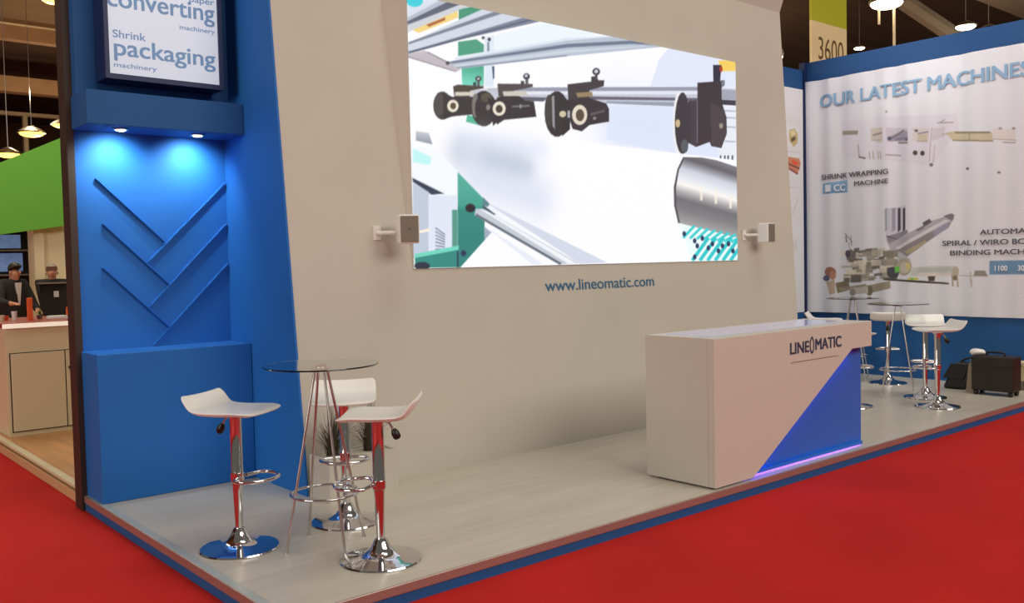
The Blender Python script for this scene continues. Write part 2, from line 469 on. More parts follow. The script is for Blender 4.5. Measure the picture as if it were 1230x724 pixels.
SCREEN_OPS = [('b',(2.235,1.235),(3.376,1.263),0.382,(215,224,248),0.9),
('p',[(2.055,1.358),(2.965,1.435),(3.907,1.505),(3.897,0.934),(3.066,0.987),(2.038,1.073)],(221,229,250),0.8),
('p',[(2.624,1.593),(2.747,1.843),(2.892,1.97),(3.918,2.107),(3.911,1.714)],(219,227,249),0.8),
('p',[(0.802,1.789),(1.334,1.963),(1.591,2.057),(2.559,2.112),(2.559,2.112),(1.586,1.867),(0.798,1.664)],(236,245,255),1),
('p',[(0.002,1.925),(0.303,1.975),(-0.002,1.799)],(215,222,235),1),
('p',[(0.465,1.942),(0.647,1.971),(0.686,1.957),(0.462,1.851)],(62,148,118),1),
('p',[(0.451,1.689),(0.627,1.733),(0.699,1.702),(0.697,1.645),(0.447,1.582)],(72,156,128),1),
('g',[(0.477,1.5),(0.694,1.547),(0.689,1.391),(0.479,1.369)],(0.581,1.523),(0.577,1.379),[(0,(70,165,138)),(1,(120,220,195))]),
('p',[(0.521,1.15),(0.613,1.147),(0.637,1.082),(0.507,1.098)],(70,180,145),1),
('p',[(0.707,1.765),(0.802,1.789),(0.79,1.392),(0.696,1.382)],(222,232,243),1),
('p',[(0.775,1.546),(0.798,1.549),(0.795,1.455),(0.781,1.453)],(60,80,110),1),
('p',[(0.733,1.727),(0.753,1.73),(0.751,1.657),(0.731,1.655)],(120,135,150),1),
('p',[(0.771,1.751),(0.77,1.747),(0.767,1.742),(0.762,1.738),(0.756,1.736),(0.75,1.735),(0.745,1.736),(0.74,1.738),(0.737,1.742),(0.736,1.746),(0.737,1.751),(0.74,1.756),(0.745,1.759),(0.751,1.762),(0.757,1.763),(0.763,1.762),(0.767,1.759),(0.77,1.756)],(60,60,70),1),
('p',[(0.71,1.755),(0.709,1.751),(0.706,1.747),(0.701,1.743),(0.696,1.741),(0.69,1.74),(0.685,1.741),(0.681,1.743),(0.678,1.747),(0.678,1.751),(0.679,1.755),(0.681,1.759),(0.686,1.762),(0.691,1.765),(0.697,1.765),(0.702,1.765),(0.706,1.763),(0.709,1.759)],(90,90,100),1),
('p',[(0.042,1.724),(0.452,1.925),(0.456,1.87),(0.192,1.746),(0.089,1.702)],(240,210,125),1),
('p',[(0.163,1.771),(0.336,1.852),(0.336,1.832),(0.186,1.76)],(168,92,52),1),
('p',[(0.14,1.94),(0.135,1.924),(0.122,1.909),(0.102,1.896),(0.078,1.887),(0.052,1.883),(0.028,1.884),(0.009,1.891),(-0.003,1.902),(-0.007,1.916),(-0.002,1.931),(0.011,1.947),(0.031,1.96),(0.055,1.969),(0.08,1.973),(0.104,1.972),(0.124,1.966),(0.136,1.955)],(40,205,220),1),
('p',[(-0.002,1.799),(0.29,1.968),(0.342,2.021),(0.584,2.042),(0.478,1.969),(0.001,1.733)],(180,187,202),1),
('p',[(-0.003,1.77),(0.365,1.971),(0.453,1.98),(0.478,1.968),(0.002,1.75)],(88,95,112),1),
('p',[(0.002,1.742),(0.478,1.966),(0.556,1.967),(0.0,1.694)],(205,208,215),1),
('p',[(0.042,1.714),(0.451,1.915),(0.456,1.875),(0.192,1.756),(0.089,1.707)],(242,212,130),1),
('p',[(0.163,1.771),(0.336,1.852),(0.336,1.832),(0.186,1.76)],(168,92,52),1),
('p',[(0.464,1.927),(0.635,1.99),(0.741,1.987),(0.673,1.955),(0.462,1.861)],(62,148,118),1),
('p',[(-0.002,1.616),(0.673,1.96),(1.106,2.173),(1.551,2.117),(1.223,1.968),(0.419,1.694),(-0.005,1.544)],(208,215,228),1),
('p',[(0.004,1.625),(0.807,1.968),(1.046,2.078),(1.103,2.066),(0.876,1.962),(0.003,1.608)],(120,130,146),1),
('p',[(0.002,1.557),(1.071,1.957),(1.397,2.082),(1.627,2.074),(1.274,1.962),(0.483,1.711),(0.001,1.54)],(122,130,152),1),
('p',[(0.003,1.546),(1.521,2.075),(1.517,2.087),(-0.0,1.557)],(86,95,115),1),
('p',[(0.415,1.548),(1.586,1.873),(2.137,1.968),(2.377,2.037),(2.933,1.993),(2.767,1.961),(1.582,1.727),(0.413,1.48),(0.344,1.514)],(184,194,210),1),
('p',[(0.351,1.527),(1.585,1.828),(2.375,1.966),(2.741,1.974),(2.375,1.936),(1.584,1.798),(0.351,1.511)],(108,120,142),1),
('p',[(0.413,1.486),(1.583,1.728),(1.582,1.736),(0.413,1.493)],(120,130,150),1),
('p',[(0.401,1.509),(1.583,1.778),(2.555,1.947),(2.555,1.938),(1.583,1.753),(0.4,1.495)],(205,212,224),1),
('p',[(0.415,1.568),(1.586,1.878),(2.132,1.976),(2.132,1.965),(1.585,1.856),(0.415,1.548)],(222,230,242),1),
('p',[(-0.005,1.541),(0.145,1.583),(0.351,1.53),(0.438,1.496),(0.47,1.487),(0.425,1.462),(0.0,1.513)],(192,184,190),1),
('p',[(-0.001,1.516),(0.417,1.461),(0.42,1.469),(0.002,1.524)],(150,142,152),1),
('p',[(0.166,1.572),(0.348,1.519),(0.354,1.527),(0.171,1.58)],(140,132,140),1),
('p',[(0.366,1.521),(0.365,1.516),(0.362,1.511),(0.357,1.508),(0.351,1.505),(0.345,1.505),(0.339,1.505),(0.335,1.508),(0.332,1.512),(0.331,1.517),(0.332,1.521),(0.335,1.526),(0.34,1.53),(0.346,1.532),(0.352,1.533),(0.358,1.532),(0.362,1.529),(0.365,1.526)],(70,70,80),1),
('p',[(0.45,1.329),(1.023,1.408),(1.841,1.502),(3.307,1.658),(3.911,1.706),(3.908,1.569),(3.278,1.46),(2.045,1.382),(0.448,1.272)],(196,199,214),1),
('p',[(1.023,1.41),(3.307,1.658),(3.306,1.623),(1.022,1.38)],(150,152,170),1),
('p',[(1.022,1.38),(3.306,1.62),(3.306,1.588),(1.021,1.354)],(226,228,240),1),
('p',[(1.839,1.422),(3.305,1.553),(3.305,1.527),(1.838,1.396)],(100,96,112),1),
('p',[(2.046,1.402),(3.304,1.508),(3.278,1.464),(2.045,1.385)],(150,156,172),1),
('p',[(3.649,1.67),(3.911,1.689),(3.909,1.597),(3.647,1.572)],(165,165,180),1),
('p',[(3.674,1.574),(3.909,1.589),(3.908,1.538),(3.673,1.525)],(60,55,66),1),
('p',[(0.54,1.354),(0.835,1.387),(0.834,1.366),(0.54,1.335)],(190,192,205),1),
('p',[(0.566,1.353),(0.726,1.373),(0.726,1.363),(0.566,1.343)],(240,240,245),1),
('p',[(0.393,1.352),(0.438,1.37),(0.686,1.386),(0.686,1.369),(0.553,1.336),(0.551,1.285),(0.403,1.271)],(72,64,56),1),
('p',[(0.403,1.276),(0.597,1.295),(0.587,1.161),(0.367,1.126),(0.346,1.255)],(50,46,50),1),
('p',[(0.411,1.312),(0.592,1.332),(0.591,1.304),(0.41,1.283)],(212,206,192),1),
('p',[(0.376,1.208),(0.37,1.171),(0.354,1.138),(0.33,1.113),(0.302,1.098),(0.273,1.096),(0.246,1.106),(0.224,1.127),(0.211,1.157),(0.207,1.192),(0.213,1.228),(0.228,1.26),(0.251,1.285),(0.279,1.301),(0.309,1.304),(0.336,1.294),(0.358,1.273),(0.372,1.243)],(56,52,52),1),
('p',[(0.309,1.211),(0.305,1.181),(0.296,1.154),(0.284,1.133),(0.269,1.121),(0.253,1.12),(0.239,1.129),(0.228,1.148),(0.221,1.173),(0.219,1.203),(0.223,1.233),(0.232,1.26),(0.244,1.281),(0.259,1.293),(0.274,1.294),(0.288,1.285),(0.3,1.267),(0.307,1.241)],(74,70,70),1),
('p',[(0.298,1.3),(0.397,1.27),(0.418,1.141),(0.304,1.101)],(48,44,48),1),
('p',[(0.441,1.212),(0.437,1.195),(0.427,1.18),(0.413,1.169),(0.395,1.162),(0.377,1.16),(0.36,1.164),(0.346,1.173),(0.337,1.186),(0.334,1.202),(0.338,1.218),(0.348,1.233),(0.362,1.244),(0.38,1.251),(0.398,1.253),(0.415,1.249),(0.429,1.24),(0.438,1.227)],(234,226,206),1),
('p',[(0.417,1.209),(0.415,1.201),(0.41,1.192),(0.403,1.186),(0.394,1.182),(0.385,1.182),(0.376,1.184),(0.369,1.189),(0.365,1.196),(0.363,1.204),(0.365,1.213),(0.37,1.221),(0.377,1.227),(0.386,1.231),(0.395,1.232),(0.404,1.23),(0.411,1.225),(0.415,1.218)],(84,70,52),1),
('p',[(0.668,1.439),(0.666,1.432),(0.66,1.425),(0.652,1.42),(0.642,1.416),(0.631,1.415),(0.621,1.416),(0.614,1.42),(0.608,1.425),(0.607,1.432),(0.609,1.44),(0.614,1.446),(0.623,1.452),(0.633,1.455),(0.643,1.457),(0.653,1.455),(0.661,1.452),(0.666,1.446)],(62,62,68),1),
('p',[(0.649,1.437),(0.648,1.434),(0.646,1.431),(0.643,1.429),(0.639,1.428),(0.635,1.427),(0.631,1.428),(0.628,1.429),(0.626,1.432),(0.625,1.434),(0.626,1.437),(0.628,1.44),(0.631,1.442),(0.635,1.444),(0.64,1.444),(0.643,1.444),(0.647,1.442),(0.649,1.44)],(200,210,210),1),
('p',[(0.626,1.418),(0.65,1.421),(0.649,1.382),(0.625,1.38)],(80,80,88),1),
('p',[(0.584,1.401),(0.614,1.41),(0.617,1.379),(0.583,1.375)],(45,70,75),1),
('p',[(0.825,1.419),(1.194,1.457),(1.193,1.433),(1.002,1.383),(0.888,1.308),(0.833,1.324)],(78,72,74),1),
('p',[(0.819,1.312),(1.001,1.36),(1.1,1.329),(1.204,1.317),(1.227,1.198),(0.883,1.144),(0.813,1.102),(0.775,1.193)],(50,45,50),1),
('p',[(0.876,1.364),(1.116,1.395),(1.144,1.357),(0.888,1.329)],(205,200,190),1),
('p',[(1.057,1.341),(1.351,1.364),(1.305,1.327),(1.114,1.314)],(95,95,108),1),
('p',[(0.808,1.225),(0.799,1.177),(0.776,1.133),(0.742,1.1),(0.701,1.08),(0.658,1.077),(0.619,1.09),(0.588,1.118),(0.568,1.157),(0.562,1.202),(0.571,1.249),(0.593,1.292),(0.626,1.326),(0.666,1.346),(0.709,1.351),(0.749,1.338),(0.782,1.311),(0.802,1.272)],(46,42,46),1),
('p',[(0.636,1.232),(0.633,1.2),(0.627,1.171),(0.617,1.15),(0.605,1.138),(0.593,1.137),(0.582,1.147),(0.574,1.167),(0.569,1.194),(0.568,1.225),(0.571,1.257),(0.578,1.286),(0.587,1.307),(0.599,1.319),(0.611,1.321),(0.622,1.311),(0.63,1.291),(0.635,1.263)],(120,116,110),1),
('p',[(0.795,1.22),(0.787,1.176),(0.769,1.136),(0.741,1.106),(0.708,1.088),(0.673,1.085),(0.642,1.098),(0.616,1.124),(0.601,1.16),(0.596,1.202),(0.603,1.246),(0.621,1.285),(0.648,1.316),(0.681,1.334),(0.715,1.338),(0.747,1.326),(0.773,1.3),(0.79,1.264)],(50,46,50),1),
('p',[(0.764,1.306),(0.761,1.294),(0.751,1.282),(0.736,1.273),(0.719,1.267),(0.7,1.265),(0.683,1.268),(0.669,1.274),(0.66,1.284),(0.657,1.296),(0.66,1.308),(0.67,1.32),(0.684,1.329),(0.702,1.335),(0.721,1.337),(0.738,1.334),(0.752,1.328),(0.762,1.318)],(84,76,66),1),
('p',[(0.724,1.302),(0.832,1.292),(0.856,1.158),(0.772,1.088)],(44,40,46),1),
('p',[(0.749,1.23),(0.747,1.222),(0.743,1.215),(0.737,1.209),(0.73,1.206),(0.723,1.205),(0.716,1.207),(0.71,1.212),(0.707,1.218),(0.705,1.226),(0.707,1.234),(0.711,1.241),(0.717,1.247),(0.724,1.25),(0.731,1.251),(0.738,1.249),(0.744,1.244),(0.748,1.238)],(130,125,120),1),
('p',[(0.904,1.234),(0.899,1.214),(0.887,1.196),(0.869,1.182),(0.847,1.174),(0.824,1.172),(0.803,1.176),(0.786,1.187),(0.775,1.203),(0.771,1.222),(0.776,1.241),(0.788,1.259),(0.806,1.273),(0.827,1.281),(0.85,1.284),(0.872,1.279),(0.889,1.268),(0.9,1.252)],(232,226,208),1),
('p',[(0.873,1.229),(0.871,1.218),(0.864,1.208),(0.854,1.2),(0.842,1.195),(0.83,1.194),(0.818,1.196),(0.809,1.203),(0.803,1.212),(0.801,1.222),(0.804,1.233),(0.81,1.243),(0.82,1.251),(0.832,1.256),(0.844,1.257),(0.856,1.254),(0.865,1.248),(0.871,1.239)],(70,58,54),1),
('p',[(0.97,1.263),(1.157,1.287),(1.156,1.272),(0.97,1.248)],(112,112,120),1),
('p',[(1.068,1.267),(1.067,1.261),(1.066,1.255),(1.063,1.251),(1.059,1.248),(1.056,1.248),(1.053,1.25),(1.05,1.253),(1.049,1.259),(1.048,1.265),(1.049,1.271),(1.051,1.277),(1.054,1.281),(1.057,1.284),(1.06,1.284),(1.064,1.282),(1.066,1.278),(1.068,1.273)],(150,150,158),1),
('p',[(1.165,1.513),(1.162,1.504),(1.156,1.496),(1.146,1.489),(1.134,1.484),(1.121,1.483),(1.11,1.485),(1.1,1.489),(1.094,1.496),(1.092,1.505),(1.095,1.514),(1.101,1.522),(1.111,1.529),(1.123,1.534),(1.135,1.535),(1.147,1.534),(1.157,1.529),(1.163,1.522)],(60,62,72),1),
('p',[(1.142,1.516),(1.14,1.512),(1.138,1.508),(1.133,1.505),(1.128,1.503),(1.122,1.502),(1.117,1.503),(1.113,1.505),(1.111,1.508),(1.11,1.512),(1.111,1.516),(1.114,1.52),(1.118,1.523),(1.123,1.525),(1.129,1.526),(1.134,1.525),(1.138,1.523),(1.141,1.52)],(205,212,220),1),
('p',[(1.116,1.486),(1.148,1.49),(1.147,1.445),(1.115,1.442)],(96,96,106),1),
('p',[(1.068,1.467),(1.104,1.471),(1.103,1.441),(1.067,1.437)],(66,62,70),1),
('p',[(1.582,1.496),(1.863,1.55),(1.864,1.59),(1.93,1.605),(1.95,1.571),(2.023,1.579),(2.018,1.528),(1.84,1.474),(1.839,1.402),(1.588,1.364)],(64,57,62),1),
('p',[(1.679,1.436),(1.871,1.465),(1.88,1.428),(1.698,1.4)],(150,130,95),1),
('p',[(1.588,1.371),(1.839,1.409),(2.045,1.382),(2.078,1.338),(2.075,1.229),(1.833,1.18),(1.74,1.12),(1.631,1.132),(1.585,1.237)],(54,47,54),1),
('p',[(1.597,1.253),(1.587,1.187),(1.56,1.127),(1.521,1.082),(1.475,1.056),(1.426,1.053),(1.382,1.072),(1.346,1.111),(1.324,1.165),(1.317,1.228),(1.327,1.293),(1.353,1.351),(1.39,1.396),(1.436,1.423),(1.485,1.428),(1.53,1.41),(1.567,1.372),(1.59,1.317)],(50,46,50),1),
('p',[(1.42,1.265),(1.416,1.219),(1.406,1.179),(1.391,1.149),(1.374,1.132),(1.356,1.131),(1.34,1.145),(1.328,1.173),(1.32,1.211),(1.318,1.255),(1.322,1.3),(1.332,1.34),(1.347,1.371),(1.364,1.388),(1.381,1.39),(1.397,1.376),(1.41,1.348),(1.418,1.309)],(66,62,62),1),
('p',[(1.402,1.38),(1.429,1.387),(1.429,1.114),(1.403,1.139)],(150,150,155),1),
('p',[(1.483,1.423),(1.608,1.351),(1.602,1.127),(1.512,1.064)],(46,42,46),1),
('p',[(1.56,1.249),(1.557,1.24),(1.55,1.231),(1.54,1.225),(1.527,1.22),(1.514,1.219),(1.501,1.221),(1.491,1.226),(1.484,1.234),(1.482,1.243),(1.485,1.252),(1.492,1.26),(1.502,1.267),(1.515,1.271),(1.528,1.273),(1.541,1.271),(1.551,1.266),(1.558,1.258)],(205,196,165),1),
('p',[(1.576,1.279),(1.606,1.281),(1.604,1.222),(1.575,1.22)],(170,170,175),1),
('p',[(1.815,1.26),(1.808,1.227),(1.79,1.198),(1.764,1.175),(1.732,1.161),(1.699,1.158),(1.668,1.167),(1.643,1.186),(1.627,1.212),(1.622,1.244),(1.629,1.276),(1.646,1.305),(1.672,1.328),(1.703,1.342),(1.737,1.345),(1.768,1.337),(1.793,1.319),(1.81,1.292)],(60,54,58),1),
('p',[(1.809,1.264),(1.802,1.234),(1.786,1.207),(1.761,1.186),(1.731,1.174),(1.7,1.171),(1.671,1.179),(1.648,1.196),(1.633,1.22),(1.628,1.248),(1.634,1.278),(1.651,1.304),(1.675,1.325),(1.704,1.338),(1.736,1.341),(1.765,1.334),(1.789,1.317),(1.804,1.293)],(226,216,198),1),
('p',[(1.772,1.258),(1.769,1.24),(1.759,1.224),(1.746,1.211),(1.729,1.204),(1.712,1.203),(1.696,1.207),(1.683,1.218),(1.674,1.232),(1.672,1.249),(1.675,1.267),(1.684,1.283),(1.698,1.295),(1.714,1.303),(1.732,1.305),(1.748,1.3),(1.761,1.29),(1.769,1.275)],(88,74,60),1),
('p',[(1.917,1.245),(1.915,1.24),(1.912,1.236),(1.906,1.232),(1.899,1.23),(1.892,1.23),(1.885,1.231),(1.88,1.233),(1.877,1.237),(1.875,1.241),(1.877,1.246),(1.88,1.25),(1.886,1.253),(1.893,1.255),(1.9,1.256),(1.907,1.255),(1.912,1.252),(1.916,1.249)],(140,135,140),1),
('p',[(1.846,1.281),(2.023,1.326),(2.022,1.307),(1.845,1.26)],(92,90,98),1),
('p',[(1.975,1.646),(1.971,1.635),(1.963,1.624),(1.95,1.616),(1.934,1.61),(1.918,1.608),(1.902,1.61),(1.89,1.616),(1.882,1.624),(1.879,1.635),(1.882,1.646),(1.891,1.656),(1.904,1.665),(1.919,1.671),(1.936,1.673),(1.951,1.671),(1.964,1.665),(1.972,1.657)],(62,62,72),1),
('p',[(1.95,1.646),(1.948,1.64),(1.944,1.635),(1.938,1.631),(1.93,1.628),(1.922,1.627),(1.915,1.628),(1.909,1.631),(1.905,1.635),(1.904,1.641),(1.906,1.646),(1.91,1.651),(1.916,1.656),(1.923,1.658),(1.931,1.659),(1.939,1.658),(1.945,1.656),(1.948,1.651)],(205,210,222),1),
('p',[(1.91,1.613),(1.943,1.616),(1.942,1.578),(1.909,1.574)],(80,76,84),1),
('p',[(3.673,1.516),(3.908,1.53),(3.897,0.934),(3.609,0.969)],(232,236,244),1),
('p',[(3.726,1.465),(3.906,1.475),(3.908,1.488),(3.728,1.479)],(176,182,196),1),
('p',[(3.725,1.399),(3.905,1.408),(3.906,1.421),(3.726,1.412)],(176,182,196),1),
('p',[(3.723,1.308),(3.903,1.315),(3.905,1.329),(3.725,1.321)],(176,182,196),1),
('p',[(3.72,1.167),(3.9,1.173),(3.902,1.186),(3.722,1.18)],(176,182,196),1),
('p',[(3.638,1.028),(3.637,0.974),(3.661,0.975),(3.662,1.029)],(70,66,76),1),
('p',[(3.706,1.032),(3.705,0.977),(3.73,0.979),(3.731,1.033)],(70,66,76),1),
('p',[(3.761,1.035),(3.76,0.98),(3.785,0.982),(3.786,1.037)],(70,66,76),1),
('p',[(3.83,1.039),(3.829,0.984),(3.854,0.985),(3.855,1.041)],(70,66,76),1),
('p',[(3.628,1.946),(3.916,1.99),(3.914,1.882),(3.68,1.849)],(246,208,98),1),
('p',[(3.547,1.895),(3.681,1.911),(3.656,1.745),(3.549,1.733)],(44,42,60),1),
('p',[(3.699,1.873),(3.697,1.862),(3.692,1.853),(3.685,1.845),(3.676,1.841),(3.667,1.84),(3.658,1.842),(3.651,1.848),(3.646,1.856),(3.645,1.866),(3.647,1.876),(3.652,1.886),(3.659,1.893),(3.668,1.898),(3.677,1.899),(3.686,1.897),(3.693,1.891),(3.698,1.883)],(170,60,40),1),
('p',[(3.665,1.762),(3.733,1.77),(3.732,1.72),(3.663,1.68)],(120,125,135),1),
('p',[(3.127,1.299),(3.119,1.196),(3.1,1.104),(3.072,1.035),(3.039,0.998),(3.004,0.996),(2.973,1.029),(2.949,1.094),(2.934,1.182),(2.93,1.283),(2.938,1.385),(2.957,1.476),(2.984,1.545),(3.017,1.584),(3.052,1.587),(3.083,1.555),(3.108,1.491),(3.124,1.402)],(240,236,238),1),
('p',[(3.303,1.698),(3.678,1.755),(3.679,1.55),(3.753,1.408),(3.756,1.259),(3.665,1.104),(3.505,1.11),(3.479,1.149),(3.27,1.087),(3.156,1.119),(3.165,1.516),(3.299,1.514)],(58,49,56),1),
('p',[(3.5,1.533),(3.727,1.472),(3.75,1.242),(3.66,1.1),(3.505,1.123)],(72,62,68),1),
('p',[(3.697,1.321),(3.694,1.312),(3.689,1.303),(3.68,1.297),(3.669,1.293),(3.658,1.292),(3.647,1.294),(3.639,1.299),(3.633,1.307),(3.632,1.316),(3.634,1.325),(3.639,1.333),(3.648,1.34),(3.659,1.344),(3.67,1.345),(3.681,1.342),(3.689,1.337),(3.695,1.33)],(150,145,130),1),
('p',[(3.188,1.304),(3.179,1.204),(3.157,1.114),(3.125,1.047),(3.086,1.01),(3.047,1.007),(3.01,1.04),(2.981,1.102),(2.964,1.188),(2.959,1.286),(2.968,1.385),(2.99,1.473),(3.021,1.541),(3.059,1.579),(3.099,1.583),(3.135,1.552),(3.165,1.49),(3.183,1.404)],(58,52,60),1),
('p',[(3.038,1.292),(3.035,1.279),(3.029,1.267),(3.02,1.258),(3.008,1.253),(2.997,1.252),(2.985,1.255),(2.976,1.263),(2.971,1.274),(2.969,1.287),(2.971,1.3),(2.978,1.311),(2.987,1.321),(2.998,1.326),(3.01,1.327),(3.021,1.323),(3.03,1.316),(3.036,1.305)],(205,180,140),1),
('p',[(3.153,1.087),(3.149,1.065),(3.139,1.045),(3.124,1.03),(3.106,1.022),(3.087,1.021),(3.069,1.027),(3.055,1.04),(3.046,1.059),(3.043,1.08),(3.047,1.102),(3.057,1.121),(3.072,1.137),(3.09,1.145),(3.109,1.147),(3.127,1.14),(3.141,1.127),(3.15,1.109)],(86,90,98),1),
('p',[(3.19,1.519),(3.292,1.529),(3.283,1.096),(3.181,1.113)],(66,58,66),1),
('p',[(3.29,1.521),(3.282,1.128),(3.295,1.128),(3.303,1.522)],(120,115,125),1),
('p',[(0.021,1.015),(0.113,1.045),(0.513,1.071),(0.776,1.066),(1.365,1.047),(1.697,1.033),(3.894,0.998),(3.874,-0.075),(1.524,-0.025),(0.656,0.519),(0.404,0.736),(0.255,0.859),(0.145,0.912),(0.019,0.948)],(252,252,255),1),
('b',(0.47,0.965),(1.271,0.937),0.119,(226,232,249),0.7),
('b',(0.447,0.855),(1.0,0.782),0.169,(196,205,221),0.75),
('b',(0.727,0.808),(1.109,0.771),0.125,(176,187,206),0.6),
('b',(0.621,0.676),(1.215,0.551),0.248,(218,224,241),0.8),
('p',[(0.021,1.015),(0.186,1.036),(0.221,0.963),(0.019,0.948)],(250,250,252),1),
('g',[(0.047,0.995),(0.162,0.989),(0.191,0.908),(0.045,0.926)],(0.111,1.0),(0.108,0.91),[(0,(205,208,215)),(1,(140,148,162))]),
('p',[(0.008,0.895),(0.246,0.858),(0.339,0.787),(0.418,0.721),(0.4,0.154),(-0.013,0.082)],(244,248,253),1),
('p',[(0.016,0.871),(0.179,0.812),(0.162,0.755),(0.013,0.769)],(192,246,244),1),
('p',[(0.006,0.656),(0.287,0.551),(0.17,0.539),(0.009,0.628)],(48,58,84),1),
('p',[(0.008,0.623),(0.147,0.558),(0.132,0.098),(-0.005,0.079)],(192,202,220),1),
('p',[(0.146,0.532),(0.408,0.543),(0.396,0.154),(0.133,0.118)],(224,230,246),1),
('p',[(0.197,0.293),(0.281,0.244),(0.286,0.25),(0.203,0.299)],(92,104,132),1),
('p',[(0.197,0.267),(0.28,0.226),(0.286,0.232),(0.202,0.273)],(92,104,132),1),
('p',[(0.196,0.241),(0.28,0.207),(0.285,0.214),(0.201,0.247)],(92,104,132),1),
('p',[(0.196,0.215),(0.28,0.188),(0.284,0.196),(0.199,0.222)],(92,104,132),1),
('p',[(0.195,0.188),(0.28,0.17),(0.283,0.177),(0.198,0.196)],(92,104,132),1),
('p',[(0.195,0.162),(0.28,0.151),(0.282,0.159),(0.197,0.17)],(92,104,132),1),
('p',[(0.195,0.136),(0.28,0.133),(0.28,0.14),(0.196,0.144)],(92,104,132),1),
('p',[(0.006,0.265),(0.144,0.293),(0.153,0.274),(0.005,0.247)],(252,240,220),1),
('p',[(0.356,0.433),(0.407,0.434),(0.398,0.154),(0.348,0.155)],(84,152,138),1),
('g',[(0.417,0.717),(0.667,0.519),(0.664,0.208),(0.421,0.001),(0.396,0.002)],(0.521,0.703),(0.506,0.201),[(0,(82,178,158)),(0.45,(66,160,142)),(0.55,(44,136,126)),(1,(42,130,122))]),
('p',[(0.009,0.082),(0.406,0.139),(0.405,0.001),(0.01,0.004)],(44,138,128),1),
('p',[(0.01,0.106),(0.41,0.165),(0.409,0.134),(0.009,0.077)],(112,216,192),1),
('p',[(0.141,0.016),(0.136,0.006),(0.124,-0.003),(0.105,-0.01),(0.082,-0.013),(0.058,-0.012),(0.035,-0.008),(0.017,-0.001),(0.005,0.008),(0.002,0.019),(0.006,0.029),(0.018,0.038),(0.037,0.044),(0.06,0.047),(0.084,0.047),(0.107,0.043),(0.125,0.036),(0.137,0.026)],(34,44,62),1),
('p',[(0.479,0.107),(0.478,0.099),(0.473,0.092),(0.466,0.086),(0.457,0.084),(0.448,0.084),(0.44,0.087),(0.434,0.092),(0.429,0.099),(0.428,0.107),(0.43,0.115),(0.435,0.122),(0.441,0.127),(0.45,0.13),(0.459,0.13),(0.467,0.127),(0.474,0.122),(0.478,0.115)],(34,50,92),1),
('p',[(0.39,0.123),(0.409,0.123),(0.405,0.001),(0.386,0.002)],(34,70,90),1),
('p',[(0.66,0.312),(0.731,0.265),(0.664,0.208)],(160,170,190),1),
('p',[(0.666,0.503),(0.799,0.458),(2.022,0.009),(1.694,0.003)],(212,217,234),1),
('p',[(0.651,0.479),(0.777,0.406),(0.735,0.39),(0.65,0.452)],(66,84,98),1),
('p',[(0.657,0.535),(0.717,0.488),(0.706,0.464),(0.655,0.468)],(90,130,140),1),
('p',[(0.577,0.45),(0.574,0.439),(0.566,0.429),(0.553,0.421),(0.537,0.417),(0.52,0.417),(0.505,0.42),(0.492,0.427),(0.484,0.437),(0.482,0.448),(0.485,0.46),(0.494,0.47),(0.506,0.477),(0.522,0.482),(0.539,0.482),(0.554,0.478),(0.567,0.471),(0.575,0.462)],(34,30,40),1),
('p',[(0.583,0.446),(0.654,0.447),(1.675,0.01),(1.441,0.004),(0.568,0.396)],(196,202,212),1),
('p',[(0.624,0.442),(0.685,0.432),(1.645,0.011),(1.548,0.009)],(240,243,248),1),
('p',[(0.576,0.392),(1.458,-0.002),(1.472,0.016),(0.588,0.408)],(96,106,120),1),
('p',[(0.691,0.296),(0.752,0.273),(1.268,0.01),(1.154,0.006)],(232,236,248),1),
('g',[(3.075,0.981),(3.363,0.993),(3.583,0.98),(3.943,0.926),(3.93,0.224),(2.988,0.36),(2.939,0.524),(2.937,0.693),(2.987,0.863)],(3.457,0.993),(3.349,0.292),[(0,(126,122,132)),(0.1,(98,94,100)),(0.25,(205,208,220)),(0.38,(232,234,242)),(0.46,(250,246,242)),(0.56,(176,172,174)),(0.66,(112,110,116)),(0.8,(128,126,130)),(1,(172,170,172))]),
('p',[(3.32,0.716),(3.364,0.718),(3.358,0.582),(3.321,0.581)],(248,240,226),0.8),
('p',[(3.545,0.691),(3.59,0.692),(3.584,0.555),(3.546,0.554)],(248,240,226),0.8),
('p',[(3.781,0.653),(3.827,0.655),(3.821,0.515),(3.782,0.514)],(248,240,226),0.8),
('p',[(2.987,0.863),(3.075,0.981),(3.096,0.972),(3.011,0.855),(2.966,0.694),(2.968,0.525),(3.018,0.364),(2.988,0.36),(2.933,0.524),(2.931,0.692)],(90,86,92),1),
('p',[(2.994,0.363),(3.93,0.22),(3.925,-0.029),(3.189,-0.006),(3.079,0.205)],(236,250,250),1),
('p',[(3.073,0.215),(3.247,0.331),(3.219,0.348),(3.045,0.232)],(56,206,208),1),
('p',[(3.174,0.209),(3.351,0.318),(3.323,0.335),(3.147,0.227)],(56,206,208),1),
('p',[(3.277,0.203),(3.456,0.304),(3.429,0.323),(3.251,0.222)],(56,206,208),1),
('p',[(3.382,0.197),(3.564,0.291),(3.537,0.31),(3.356,0.216)],(56,206,208),1),
('p',[(3.488,0.19),(3.672,0.277),(3.647,0.298),(3.463,0.211)],(56,206,208),1),
('p',[(3.595,0.184),(3.783,0.263),(3.758,0.285),(3.572,0.205)],(56,206,208),1),
('p',[(3.705,0.177),(3.895,0.249),(3.872,0.271),(3.682,0.199)],(56,206,208),1),
('p',[(3.815,0.171),(4.009,0.235),(3.987,0.258),(3.795,0.193)],(56,206,208),1),
('p',[(3.928,0.164),(4.124,0.22),(4.105,0.244),(3.909,0.187)],(56,206,208),1),
('p',[(3.21,-0.001),(3.463,0.214),(3.42,0.234),(3.169,0.019)],(40,200,206),1),
('p',[(3.327,-0.003),(3.584,0.214),(3.54,0.234),(3.285,0.017)],(40,200,206),1),
